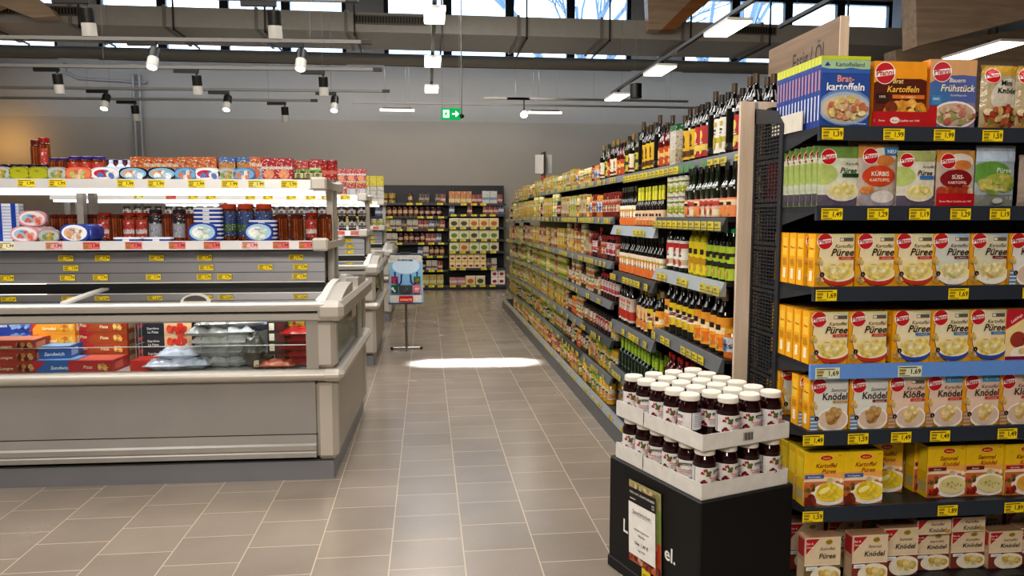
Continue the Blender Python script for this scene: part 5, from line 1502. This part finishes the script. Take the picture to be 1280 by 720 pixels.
# frozen goods seen through the front window
def fbox(look, w, h, d, base, art, side=None):
    mb = MB(); mb.box(0, w, 0, d, 0, h, 'paper', c(base))
    art(Art(mb, front(), w, h, .0005))
    S = Art(mb, lambda u, v, l: (w + l, u, v), d, h, .0005)
    S.rect(.1, .2, .6, .8, side or '#d8c8a8')
    Tt = Art(mb, lambda u, v, l: (u, v, h + l), w, d, .0005)
    Tt.rect(.05, .1, .95, .9, side or '#d8c8a8')
    return Proto('frozen_box', 'box', look, mb, (), w, d, h)
def fa(bg, t, tc_, pic, gg=True):
    def f(A):
        A.rect(0, 0, 1, 1, bg)
        if gg: A.poly([(.02, .95), (.2, .95), (.02, .2)], '#c01c28')
        A.lumps(.78, .5, .16, .25, pic, 14, .06, 4).text(t, .45, .35, .38, tc_, .42, .015, .15)
    return f
FZ = {
 'navy': fbox('dark blue frozen box', .3, .07, .2, '#1c3484', fa('#20409a', 'Fisch', '#e8ecf4', ['#3a68c0', '#88a8d8']), '#2a4494'),
 'red': fbox('red and brown frozen box', .28, .062, .2, '#8a2c20', fa('#a83424', 'Lasagne', '#f0d8b0', ['#d88848', '#e0b070', '#5a2014']), '#c07858'),
 'orange': fbox('orange frozen pastry box', .26, .072, .18, '#d88828', fa('#e89828', 'Strudel', '#f8ecd0', ['#c87020', '#f0c060', '#e8a838']), '#e8d0a0'),
 'blue': fbox('blue frozen box lettered Sandwich', .25, .07, .18, '#2c64a8', lambda A: A.rect(0, 0, 1, 1, '#2c68b0').poly([(.02, .95), (.35, .95), (.08, .05), (.02, .05)], '#c01c28').text('Sandwich', .66, .25, .42, '#f0f4f8', .62, .015, .25), '#88b0d8'),
 'pizza': fbox('red frozen pizza box', .25, .068, .2, '#b83028', fa('#b82c38', 'Pizza', '#f0e0b0', ['#e88848', '#c83c20', '#e8d078']), '#d86858'),
 'brown': fbox('brown-orange frozen pizza box', .24, .066, .2, '#a84a20', fa('#a84818', 'Pizza', '#f8e4c0', ['#d89048', '#b83818', '#f0d078']), '#d0a078'),
 'black': fbox('black frozen pizza box with tomato picture', .32, .075, .2, '#14161e', lambda A: A.rect(0, 0, .5, 1, '#181c28').rect(.5, 0, 1, 1, '#d8b088').poly([(.03, .9), (.14, .9), (.03, .5)], '#c01c28').text('Suprême', .3, .5, .26, '#e4e4e0', .36, .01, .1).text('La Pizza', .3, .2, .26, '#e4e4e0', .36, .01, .1).lumps(.76, .5, .2, .34, ['#c83020', '#e04830', '#e8c898'], 22, .06, 2), '#c05040'),
 'redlo': fbox('bright red low frozen box', .22, .06, .18, '#c81c18', fa('#d02420', 'Eis', '#f0e8d8', ['#e85040', '#f0d8b0'], False), '#c83028'),
 'dark': fbox('dark narrow frozen box with white square', .1, .062, .2, '#2c201c', lambda A: A.rect(0, 0, 1, 1, '#2c2420').rect(.1, .15, .4, .85, '#e4dcc8').rect(.5, .15, .95, .85, '#5a1c1c'), '#3a2c24'),
 'yelred': fbox('yellow frozen box with vegetable picture', .13, .12, .2, '#c8a828', lambda A: A.rect(0, 0, 1, 1, '#d0a838').lumps(.5, .5, .4, .35, ['#c83020', '#78a030', '#e8c040', '#b83838'], 26, .1, 3), '#b88828'),
}
def frz(k, px, y, z, where, rz=0):
    p = FZ[k]
    put(p, X_(px, FY + y, 430), FY + y, z + .0008, rz, '%s %s' % (p.look, where))
z0 = .656
pos3 = ('lowest', 'second from bottom', 'third from bottom', 'topmost', 'fifth from bottom')
for j in range(3): frz('navy', -34, .24, z0 + .075 + j * .071, 'at the freezer far left, %s' % pos3[j])
for j in range(4): frz('red', -30, .06, z0 + j * .063 - .03 * 0, 'at the freezer far left, %s' % pos3[j]) if j < 3 else None
for j in range(3): frz('orange', 30, .24, z0 + .05 + j * .073, 'second stack from left, %s' % pos3[j])
frz('blue', 30, .06, z0, 'in front of the orange stack'); frz('blue', 22, .10, z0 + .0715, 'lying on the other blue box', .05)
for j in range(4): frz('pizza', 76, .29, z0 + j * .0692, 'behind, left of the brown stack, %s' % pos3[j])
frz('pizza', 79, .055, z0, 'in front, between blue box and brown stack', -.04)
for j in range(4): frz('brown', 103, .28, z0 + j * .0672, 'in the middle-left stack, %s' % pos3[j], -.06)
for j in range(4): frz('brown', 128, .50, z0 + j * .0672, 'in the rear middle-left stack, %s' % pos3[j])
for j in range(3): frz('black', 167, .22, z0 + .03 + j * .076, 'in the stack left of the silver bags, %s' % pos3[j])
frz('redlo', 158, .065, z0, 'under the black pizza boxes')
for j in range(4): frz('dark', 333, .2, z0 + .01 + j * .063, 'by the right wire divider, %s' % pos3[j])
for j in range(2): frz('yelred', 352, .32, z0 + .02 + j * .121, 'behind the red bags, %s' % ('lower', 'upper')[j])
frz('dark', 313, .07, z0, 'lying in front of the right wire divider')

def bag(look, w, d, h, col, seed, crinkle=.012, mat='film'):
    rdm = random.Random(seed); mb = MB(); nx, ny = 12, 8; V = []
    for s_ in (1, -1):
        vs = []
        for j in range(ny + 1):
            for i in range(nx + 1):
                u, v = i / nx, j / ny
                e = ((1 - abs(2 * u - 1) ** 3) * (1 - abs(2 * v - 1) ** 3)) ** .6
                o = rdm.uniform(-1, 1) * crinkle * (e > 0) * (1 if s_ > 0 else .3)
                vs.append((w * (u - .5) + (rdm.uniform(-.008, .008) if 0 < e else 0), d * (v - .5), h / 2 + s_ * (h / 2 * e) + o * .6))
        fs = [(j * (nx + 1) + i, j * (nx + 1) + i + 1, (j + 1) * (nx + 1) + i + 1, (j + 1) * (nx + 1) + i) for j in range(ny) for i in range(nx)]
        if s_ < 0: fs = [f_[::-1] for f_ in fs]
        mb.add(vs, fs, mat, c(col), True)
    mb.box(-w / 2 - .012, -w / 2 + .004, -d / 2, d / 2, h / 2 - .002, h / 2 + .002, mat, c(col)); mb.box(w / 2 - .004, w / 2 + .012, -d / 2, d / 2, h / 2 - .002, h / 2 + .002, mat, c(col))
    return Proto('frozen_bag', 'bag', look, mb, (), w, d, h)
gb = [bag('silvery grey frozen bag', .36, .22, .08, ['#bcbcbe', '#a4a6a8', '#d2d2d4'][i], i + 1, .04) for i in range(3)]
def bg(p, px, y, z, where, rz=0):
    put(p, X_(px, FY + y, 430), FY + y, z, rz, '%s %s' % (p.look, where))
for j in range(4): bg(gb[j % 3], 280 - 4 * (j % 2), .2, z0 + j * .058, 'in the middle heap, %s' % pos3[j], .06 * (j - 1))
bg(gb[1], 286, .23, z0 + .222, 'crowning the middle heap', .25)
bg(bag('dark crumpled frozen bag', .1, .2, .2, '#5c5a54', 8, .03), 316, .15, z0, 'at the right of the grey heap')
bg(bag('white-blue frozen bag', .2, .2, .1, '#b8c4e8', 9, .02), 318, .34, z0 + .19, 'high at the right of the grey heap')
for i, (px, y, z) in enumerate(((208, .1, 0), (236, .12, .0), (222, .13, .055))):
    bg(bag('white and blue frozen bag', .22, .17, .07, '#cfd4e8', 20 + i, .018), px, y, z0 + z, 'in front of the grey heap, %s of three' % ('left', 'middle', 'upper')[i])
rbg = bag('dark red frozen bag', .24, .22, .055, '#a81c1c', 30, .012)
for j in range(5): bg(rbg, 379 + (j % 2) * 3, .2, z0 + j * .044, 'in the stack at the right corner, %s' % (pos3[j] if j < 4 else 'crowning it'), .05 * (j - 2))
bg(bag('green and red vegetable bag', .2, .15, .05, '#c86848', 31, .012), 345, .1, z0, 'low in front of the yellow boxes')

_front += [o for o in bpy.data.objects if o not in _mark and not o.parent]
_front.append(area('light_chest', (FX - 1.6, FY + .12, 1.0), (math.radians(25), 0, 0), 3.0, .03, 5, '#ffffff'))
TH = math.radians(-1.6)
for o in _front:   # the nearest freezer stands very slightly askew
    v = Vector(o.location) - Vector((FX, FY, 0))
    v.rotate(Matrix.Rotation(TH, 3, 'Z'))
    o.location = v + Vector((FX, FY, 0)); o.rotation_euler.z += TH
# goods on the racks of the two freezers behind
PJAR = jar('jar with black lid and white label', '#3a2418', '#d0ccc4', '#16140f', h=.13, name='preserve_jar', acc=[(.3, .45, '#50505a')])
for fi, fy in enumerate((FY + 3.42, FY + 6.84)):
    nm = ('second', 'farthest')[fi]
    YY = fy + .5
    xs0 = FX - .16
    for i in range(24):
        x = xs0 - i * .105
        k = ['whr', 'redp', 'redp', 'obl', 'bls', 'orange'][(i // 2) % 6] if fi == 0 else 'yelp'
        if fi == 0:
            put(T[k], x, YY, ZT + .0008, 0, '%s on the top deck of the second freezer rack' % T[k].look, 'top deck goods of the second freezer: ' + k, False)
            if i < 3:
                put(T['redp'], x, YY, ZT + .142, 0, 'red packet stacked on another, second freezer rack, %s from right' % ORD[i])
        if fi == 0:
            for s_ in range(2):
                p = PJAR; put(p, x, YY, ZM + .0008 + s_ * .1305, 0, 'black and white jar on the middle deck of the second freezer rack', 'black and white jars on the second freezer', False)
    if fi == 1:
        YB_ = pack('bright yellow packet', '#e8d418', [(.0, .1, '#c8b010')], w=.1, h=.16)
        WB_ = pack('white packet with grey stripe', '#dcd8cc', [(.4, .5, '#a8a8a0')], w=.1, h=.11)
        for i in range(12):
            x = xs0 - i * .105
            put(WB_, x, YY, ZT + .0008, 0, 'white packet on the top deck of the farthest freezer rack', 'white packets on the farthest freezer', False)
            put(WB_, x, YY, ZT + .1118, 0, 'white packet in the upper layer of the farthest freezer rack', 'upper white packets on the farthest freezer', False)
            put(YB_, x, YY, ZT + .2228, 0, 'bright yellow packet on top of the farthest freezer rack', 'yellow packets on the farthest freezer', False)
            put(B['tinwhite'], x, YY, ZM + .0008, 0, 'white tin on the middle deck of the farthest freezer rack', 'white tins on the farthest freezer', False)
# ------------------------------------------------------------------ cherry jar display
PHI = math.radians(19)
N_ = Vector((1.0, 2.63, 0))
def S_(u, v): # along right edge u, along left edge v
    return N_ + Vector((math.cos(PHI), math.sin(PHI), 0)) * u + Vector((-math.sin(PHI), math.cos(PHI), 0)) * v
st = thing('display_stand', 'black cardboard display stand with white lettering, carrying trays of cherry jars', 'stand', S_(-.012, -.012), PHI)
SW, SL, SZ = .46, .615, .500
MB().box(0, SW, 0, SL, .012, SZ, 'paper', c('#0b0b0d'), .006).obj('box_body', st)
m = MB(); m.box(-.004, SW + .004, -.004, SL + .004, 0, .05, 'paper', c('#101013'), .004); m.obj('base_rim', st)
m = MB()
PL = lambda u, v, l: (-l - .0005, SL - u, v)
A = Art(m, PL, SL, SZ)
A.text('L', .215, .40, .16, '#e8e6e2', .3, .02, align='c').text('el.', .715, .40, .16, '#e8e6e2', .3, .02)
m.obj('lettering', st)
ps_ = thing('price_poster', 'tilted paper price poster for Sauerkirschen on the black stand', 'poster', S_(-.0165, .43), PHI)
m = MB(); pw, ph = .22, .345
m.box(-.002, .0, -pw, 0, .0, ph, 'paper', c('#b8a078')); 
PP_ = lambda u, v, l: (-.002 - l, -u, v)
A = Art(m, PP_, pw, ph)
A.rect(0, .55, 1, 1, '#a8a070').rect(0, .3, .1, .7, '#8aa050').rect(.9, .35, 1, .8, '#7a9a48').rect(0, 0, 1, .3, '#b05a3c').rect(0, .3, .1, .45, '#c04030').rect(.9, .12, 1, .4, '#c84a30')
A.lumps(.5, .06, .5, .06, ['#a03c28', '#c86a48', '#e0b090', '#783020'], 20, .07, 3).lumps(.5, .97, .5, .03, ['#c8c088', '#8a9048', '#d8b890'], 12, .06, 4)
A.rect(.08, .76, .93, .94, '#1c1a1a').text('FRISCH GUT, GÜNSTIG ERLEBEN', .5, .87, .035, '#e8e4e0', .78, .01).rect(.12, .80, .3, .815, '#b8b4b0').rect(.82, .79, .89, .84, '#c8c4c0').rect(.835, .80, .875, .83, '#1c1a1a')
A.rect(.08, .12, .93, .76, '#e9e6df')
A.text('Sauerkirschen', .5, .64, .065, '#2a2826', .66).rect(.17, .625, .83, .629, '#2a2826')
A.text('entsteint & gezuckert', .5, .44, .035, '#4a4846', .66).text('680g Glas', .5, .38, .035, '#4a4846', .4)
A.text('Glas  1,49 €', .5, .27, .055, '#1a1816', .6, .012).text('1 kg = 4,26', .5, .2, .035, '#4a4846', .45)
po = m.obj('poster_sheet', ps_)
m = MB(); m.box(-.0035, -.002, -.15, -.09, -.045, -.002, 'paper', c('#e0cc20')); A = Art(m, lambda u, v, l: (-.0035 - l, -.09 - u, -.045 + v), .06, .043); A.text('AKTION', .5, .3, .3, '#2a2408', .85, .02); m.obj('yellow_tag', ps_)
ps_.location.z = .10
ps_.rotation_euler = (math.radians(-2), 0, PHI)

def cherry_jar():
    r, h = .0445, .178
    b = MB(); n = 20
    b.lathe([(0, 0), (r * .9, 0), (r, .012), (r, .128), (r * .93, .142), (r * .8, .153), (r * .8, .158)], n, ('glasscol', c('#220306')))
    k = MB(); k.lathe([(r * .86, .156), (r * .88, .158), (r * .88, .174), (r * .82, .178), (r * .7, .1775), (0, .1765)], n, ('plastic', c('#e6e0d4')))
    l = MB(); m_ = 14; a0, a1 = -PI / 2 - 1.5, -PI / 2 + 1.5
    h0, h1 = .046, .112
    Rr = r + .0008
    vs = [(Rr * math.cos(a0 + (a1 - a0) * i / m_), Rr * math.sin(a0 + (a1 - a0) * i / m_), z) for z in (h0, h1) for i in range(m_ + 1)]
    l.add(vs, [(i, i + 1, m_ + 2 + i, m_ + 1 + i) for i in range(m_)], 'paper', c('#dcd8d4'), True)
    LW = .1
    def PJ(u, v, q):
        a_ = -PI / 2 - .95 + 1.9 * u / LW
        return ((Rr + q + .0004) * math.cos(a_), (Rr + q + .0004) * math.sin(a_), h0 + v)
    A = Art(l, PJ, LW, h1 - h0, .0004)
    A.lumps(.22, .72, .2, .2, ['#8a1428', '#b02038', '#6a0c1c', '#4a7a38'], 12, .06, 3).lumps(.12, .2, .12, .12, ['#8a1428', '#6a0c1c'], 6, .07, 4)
    A.rect(.5, .72, .92, .86, '#1c1a1c').text('KIRSCHEN', .71, .75, .11, '#e8e4e0', .36, .01)
    for a_, b_, t_ in ((.36, .52, 'Sauerkirschen'),):
        A.text(t_, .64, .42, .17, '#a82848', .62, .01, .2)
    A.rect(.4, .3, .9, .33, '#b85870').rect(.4, .2, .8, .23, '#b8a0a0').rect(.0, .0, 1, .05, '#c03048')
    L2 = MB()
    vs = [((Rr) * math.cos(t), (Rr) * math.sin(t), z) for z in (h0, h1) for t in [a1 + .05 + (2 * PI - (a1 - a0) - .1) * i / 10 for i in range(11)]]
    L2.add(vs, [(i, i + 1, 12 + i, 11 + i) for i in range(10)], 'paper', c('#cfd0d4'), True)
    for i in range(7):
        z = h0 + .012 + i * .008
        vs = [((Rr + .0006) * math.cos(t), (Rr + .0006) * math.sin(t), zz) for zz in (z, z + .0025) for t in [a1 + .25 + .9 * q / 4 for q in range(5)]]
        L2.add(vs, [(q, q + 1, 6 + q, 5 + q) for q in range(4)], 'paper', c('#8a8a94'))
    l.cat(L2)
    return Proto('cherry_jar', 'jar', 'dark cherry jar', b, (('jar_lid', k), ('jar_label', l)), .09, .09, h)
CJ = cherry_jar()
TW, TL = .425, .575
rr = random.Random(9)
for k, z in enumerate((SZ + .001, SZ + .001 + .186)):
    nm = ('lower', 'upper')[k]
    for half in range(2):
        v0, v1 = (0, .372) if half == 0 else (.374, TL)
        t = thing('card_tray', 'white open cardboard tray, %s level, %s half of the stand' % (nm, ('front', 'rear')[half]), 'tray', S_(0, v0) + Vector((0, 0, z)), PHI)
        LL = v1 - v0
        m = MB(); m.box(0, TW, 0, LL, 0, .003, 'paper', c('#c8c2b8')); m.obj('tray_floor', t)
        hh = .062
        m = MB(); m.box(0, TW, 0, .003, .003, hh, 'paper', c('#d9d5cf')) if half == 0 else m.box(0, TW, LL - .003, LL, .003, hh, 'paper', c('#d9d5cf'))
        m.obj('tray_wall', t)
        for x in (0, TW - .003): MB().box(x, x + .003, .003, LL - .003, .003, hh + (.006 if half else 0), 'paper', c('#d6d2cb')).obj('tray_wall', t)
        if half == 0 and k == 1:
            m = MB(); A = Art(m, lambda u, v, l: (.19 + u, -.0006 - l, .014 + v), .048, .036); A.rect(0, 0, 1, 1, '#c8c4bc')
            for i in range(9): A.rect(.08 + i * .1, .1, .12 + i * .1 + .02 * (i % 3), .9, '#3a3634')
            m.obj('barcode', t)
    for iv in range(6):
        for iu in range(4):
            if k == 1 and (iv, iu) == (0, 0): continue
            if k == 0 and iu > 1 and iv > 1: continue
            p0 = S_(.053 + iu * .1065, .051 + iv * .0945)
            face = PHI + (rr.uniform(-.35, .35) if iv == 0 else rr.uniform(-1.2, -.2))
            if (k, iv, iu) in ((1, 1, 0),): face = PHI - 2.0
            put(CJ, p0.x, p0.y, z + .0038, face, 'dark cherry jar with white lid, %s tray, row %s from front, %s from left' % (nm, ORD[iv], ORD[iu]))

# ------------------------------------------------------------------ shopping bag stand
bs = thing('bag_stand', 'grey metal pole stand on a cross foot, holding shopping bags in the aisle', 'stand', (-.245, 8.85, 0))
m = MB(); m.tube([(0, 0, .02), (0, 0, 1.12)], .014, 10, 'steel', c('#9a9894')); m.obj('pole', bs)
for dx, dy in ((1, 0), (0, 1)):
    m = MB(); m.tube([(-.17 * dx, -.14 * dy, .02), (.17 * dx, .14 * dy, .02)], .011, 6, 'steel', c('#a09c98')); m.obj('foot', bs)
for s_ in (-1, 1): MB().box(s_ * .17 - .015, s_ * .17 + .015, -.015, .015, 0, .03, 'black_metal', BK).obj('rubber_foot', bs)
m = MB(); m.tube([(-.18, -.02, 1.115), (.18, -.02, 1.115)], .01, 6, 'black_metal', c('#23304a')); m.box(-.06, .06, -.05, .0, 1.105, 1.135, 'black_metal', c('#1c2438')); m.obj('hook_bar', bs)
def shop_bag(i):
    w, h = .385, .56
    m = MB()
    bz = .54
    P_ = [(-w / 2, bz), (w / 2, bz), (w / 2 - .005, bz + h - .05), (w / 2 - .03, bz + h), (-w / 2 + .03, bz + h), (-w / 2 + .005, bz + h - .05)]
    m.prism(P_, 0, .012, 'y', 'film', c('#c8c4bc'))
    A = Art(m, lambda u, v, l: (u - w / 2, -l, bz + v), w, h, .0012, 'gloss')
    A.rect(.02, .0, .98, .86, '#8cbad8').ell(.5, .78, .4, .16, '#c8dcec').rect(.0, .0, 1, .04, '#5a9ad0')
    for j, (x0_, y0_, x1_, y1_, col, cs) in enumerate([(.07, .43, .27, .57, '#c02838', ['#d83048', '#a01828', '#e85060']), (.72, .43, .92, .57, '#3a8038', ['#4a9a40', '#2a6028', '#c83838']),
              (.07, .24, .27, .40, '#306838', ['#48a048', '#f0f0e8', '#285828']), (.31, .24, .68, .40, '#4a4e52', ['#3a3e44', '#6a6a68', '#585048']), (.72, .24, .92, .40, '#d87888', ['#e89098', '#c85868', '#f0b8b8']),
              (.05, .05, .95, .20, '#d8d4d0', ['#c02820', '#e8e4e0'])]):
        A.rect(x0_, y0_, x1_, y1_, col)
        A.lumps((x0_ + x1_) / 2, (y0_ + y1_) / 2, (x1_ - x0_) * .36, (y1_ - y0_) * .3, cs, 12, .04, j)
    A.rect(.3, .06, .7, .19, '#c82028').text('DONUTS', .5, .09, .06, '#f8e8c0', .34, .02).text('Gut & Günstig', .5, .9, .05, '#4a4a48', .5, .01)
    o = m.obj('shopping_bag', loc=(-.245 + .008 * (i - 1), 8.78 - .045 * i, .004 * i), label='printed blue and white shopping bag on the pole stand, %s of three' % ('rearmost', 'middle', 'frontmost')[i], cat='bag', group='shopping bags on the pole stand')
    for s_ in (-1, 1):
        hd = MB(); hd.tube([(s_ * .05, -.006, .54 + .34), (s_ * .055, -.01, .54 + .26), (s_ * .085, -.012, .54 + .22), (s_ * .12, -.01, .54 + .27), (s_ * .125, -.006, .54 + .37)], .011, 6, 'plastic', c('#26409a'))
        hd.obj('handle', o)
for i in range(3): shop_bag(i)

# ------------------------------------------------------------------ rear wall shelves
RY = 15.9
def rz_(py): return H + (270 - py) * RY / F
def rearbay(x0, x1, zs, label):
    u = thing('shelf_rack', label, 'shelf rack', (x0, RY, 0))
    W = x1 - x0
    MB().box(.003, W - .003, .48, .52, 0, 2.2, 'black_metal', c('#1a1b1e')).obj('back_panel', u)
    MB().box(.003, W - .003, .02, .48, 0, .09, 'black_metal', c('#1c1c1e')).obj('base', u)
    for k, z in enumerate(zs):
        so = MB().box(.003, W - .003, .03, .48, z - .025, z, 'black_metal', c('#1c1c1e')).obj('shelf', u)
        rl = MB().box(.003, W - .003, .012, .03, z - .045, z + .003, 'plastic', c('#3a3a3a')).obj('price_rail', so)
        for i in range(int(W / .21)):
            if rd.random() < .82: price_tag(rl, '2,99', .05 + i * .21 + rd.uniform(-.02, .02), .011, z - .042, w=.12, h=.042, txt=False, col='#ded030')
R_ = {}
R_['cof'] = tin('brown jar of instant coffee', '#6a3018', '#3a1810', r=.05, h=.2, acc=[(.3, .65, '#d8b890')], name='coffee_jar')
R_['cof2'] = tin('dark jar with pale round label', '#3a1c18', '#d8d4cc', r=.055, h=.19, acc=[(.3, .6, '#d8a8a0')], name='coffee_jar')
R_['choc'] = tin('yellow cocoa tin', '#b89c48', '#d8c890', r=.075, h=.2, acc=[(.3, .5, '#5a3418')], name='coffee_jar')
R_['redpk'] = pack('red coffee pack', '#8a1c1c', [(.25, .5, '#d8b898')], w=.1, h=.19, name='coffee_pack')
R_['drkpk'] = pack('dark coffee pack', '#2a1c1c', [(.3, .55, '#a88868')], w=.1, h=.2, name='coffee_pack')
R_['bluepk'] = pack('blue and white coffee pack', '#3c4c78', [(.3, .6, '#c8ccd8')], w=.11, h=.19, name='coffee_pack')
R_['whpk'] = pack('white coffee pack', '#c8c0b0', [(.2, .4, '#6a4a38')], w=.11, h=.2, name='coffee_pack')
R_['yelpk'] = pack('yellow-green pack', '#b8a848', [(.2, .5, '#d8d098')], w=.14, h=.22, name='coffee_pack')
R_['orpk'] = pack('orange and cream tall pack', '#c88040', [(.1, .4, '#e0cc90')], w=.11, h=.25, name='tea_pack')
R_['orpk2'] = pack('bright yellow pack', '#d8b020', [(.0, .2, '#c89818')], w=.12, h=.24, name='tea_pack')
R_['whtall'] = pack('white tall carton with blue ring', '#cccdc8', [(.3, .5, '#7890a8')], w=.15, h=.26, name='tea_pack')
def teabox(k, look, base, pic):
    R_[k] = pack(look, base, [(.0, .08, '#a8a490'), (.85, 1, '#d8d0b8')], w=.2, h=.19, d=.1, name='tea_box', mat='paper', pic=(.42, .26, pic))
teabox('t1', 'cream tea box with dark round picture', '#c9bc98', '#4a4a28'); teabox('t2', 'cream tea box with green picture', '#cdc8a0', '#6a8a38'); teabox('t3', 'cream tea box with orange picture', '#d8b888', '#b87030')
R_['ts'] = pack('small cream box with red berry', '#d8c898', [(.75, 1, '#c8b070')], w=.12, h=.155, d=.1, name='tea_box', mat='paper', pic=(.3, .16, '#a02c28'))
R_['tw'] = pack('small white box with red berry', '#ddd4cc', [(.0, .1, '#b8a898')], w=.14, h=.155, d=.1, name='tea_box', mat='paper', pic=(.45, .22, '#a01c30'))
R_['pink'] = pack('pink and cream tea box', '#c88888', [(.3, .6, '#e0d0c0')], w=.16, h=.16, d=.1, name='tea_box')
zl = [rz_(v) for v in (254, 270.5, 286, 303, 319.5, 337, 356.5)]
zr = [rz_(v) for v in (254.5, 268, 284, 299, 314, 335, 357)]
zl[-1] = zr[-1] = .105
XA, XM, XB = -2.6, .44, 1.66
rearbay(XA, -1.08, zl, 'black shelf rack at the rear wall, left part behind the freezers')
rearbay(-1.08, XM, zl, 'black coffee shelf rack at the rear wall behind the bag stand')
rearbay(XM, XB, zr, 'black tea shelf rack at the rear wall, right part')
lseq = [['redpk', 'choc', 'choc', None, None, 'cof', None, 'drkpk', 'drkpk', None, 'drkpk'], ['bluepk'] * 2 + ['cof'] * 6 + ['cof2'] * 6 + ['redpk'], ['yelpk', 'yelpk', 'whpk', 'whpk', 'drkpk', 'whpk', 'whpk', 'redpk', 'redpk', 'bluepk', 'drkpk', 'redpk', 'redpk'],
        ['redpk', 'redpk', 'whpk', 'whpk', 'cof2', 'cof', 'cof', 'cof2', 'cof', 'redpk', 'redpk', 'bluepk', 'bluepk'], ['cof', 'cof2', 'yelpk', None, None, None, None, 'bluepk', 'whpk', 'cof', 'cof'], ['redpk', 'whpk', 'cof', 'cof2', 'redpk', 'whpk', 'redpk', 'cof2', 'cof2', 'whpk', 'whpk'], ['yelpk', 'orpk', 'yelpk', 'yelpk', 'yelpk', 'whpk', 'orpk', 'yelpk', 'yelpk']]
rseq = [['orpk', 'orpk', 'orpk', 'orpk', 'redpk', 'redpk', 'whtall', 'whtall', 'redpk', 'redpk'], ['bluepk', 'orpk2', 'orpk2', 'redpk', 'drkpk', 'drkpk', 'redpk', 'redpk', 'redpk'], ['t1', 't1', 't3', 't3', 't3', 't1'], ['t2', 't2', 't1', 't2', 't2', 't1'], ['t2', 't3', 't2', 't2', 't1', 't3'],
        ['ts'] * 6 + ['drkpk', 'whpk', 't1'], ['pink', 'pink', 't3', 't1', None, 'tw', 'tw', 'tw']]
SNN = ['top', 'second', 'third', 'fourth', 'fifth', 'sixth', 'bottom']
for (x0, x1, zs, seqs, nm) in ((-1.08, XM, zl, lseq, 'rear coffee rack'), (XM, XB, zr, rseq, 'rear tea rack'), (XA, -1.08, zl, lseq, 'rear left rack')):
    for k, z in enumerate(zs):
        x = x0 + .03; i = 0; sq = seqs[k]
        while True:
            q = sq[i % len(sq)]; i += 1
            if q is None: x += .12; continue
            p = R_[q]
            if x + p.w > x1 - .02: break
            room = 9 if k == 0 else zs[k - 1] - .03 - z
            if p.h < room:
                for s_ in range(2 if p.h * 2 < room - .01 and p.name == 'tea_box' else 1):
                    put(p, x + p.w / 2, RY + .05 + p.d / 2, z + .0008 + s_ * (p.h + .0005), 0, '%s on the %s shelf of the %s' % (p.look, SNN[k], nm), '%s, %s shelf, %s' % (p.look, SNN[k], nm), False)
            x += p.w + .006

# overflow goods beyond the individual ones
for nm, mb in OVER.items():
    o = mb.obj(nm + '_stock', kind='stuff')
    o['label'] = 'densely packed remaining goods of the same kind far down the rack'; o['category'] = 'goods'
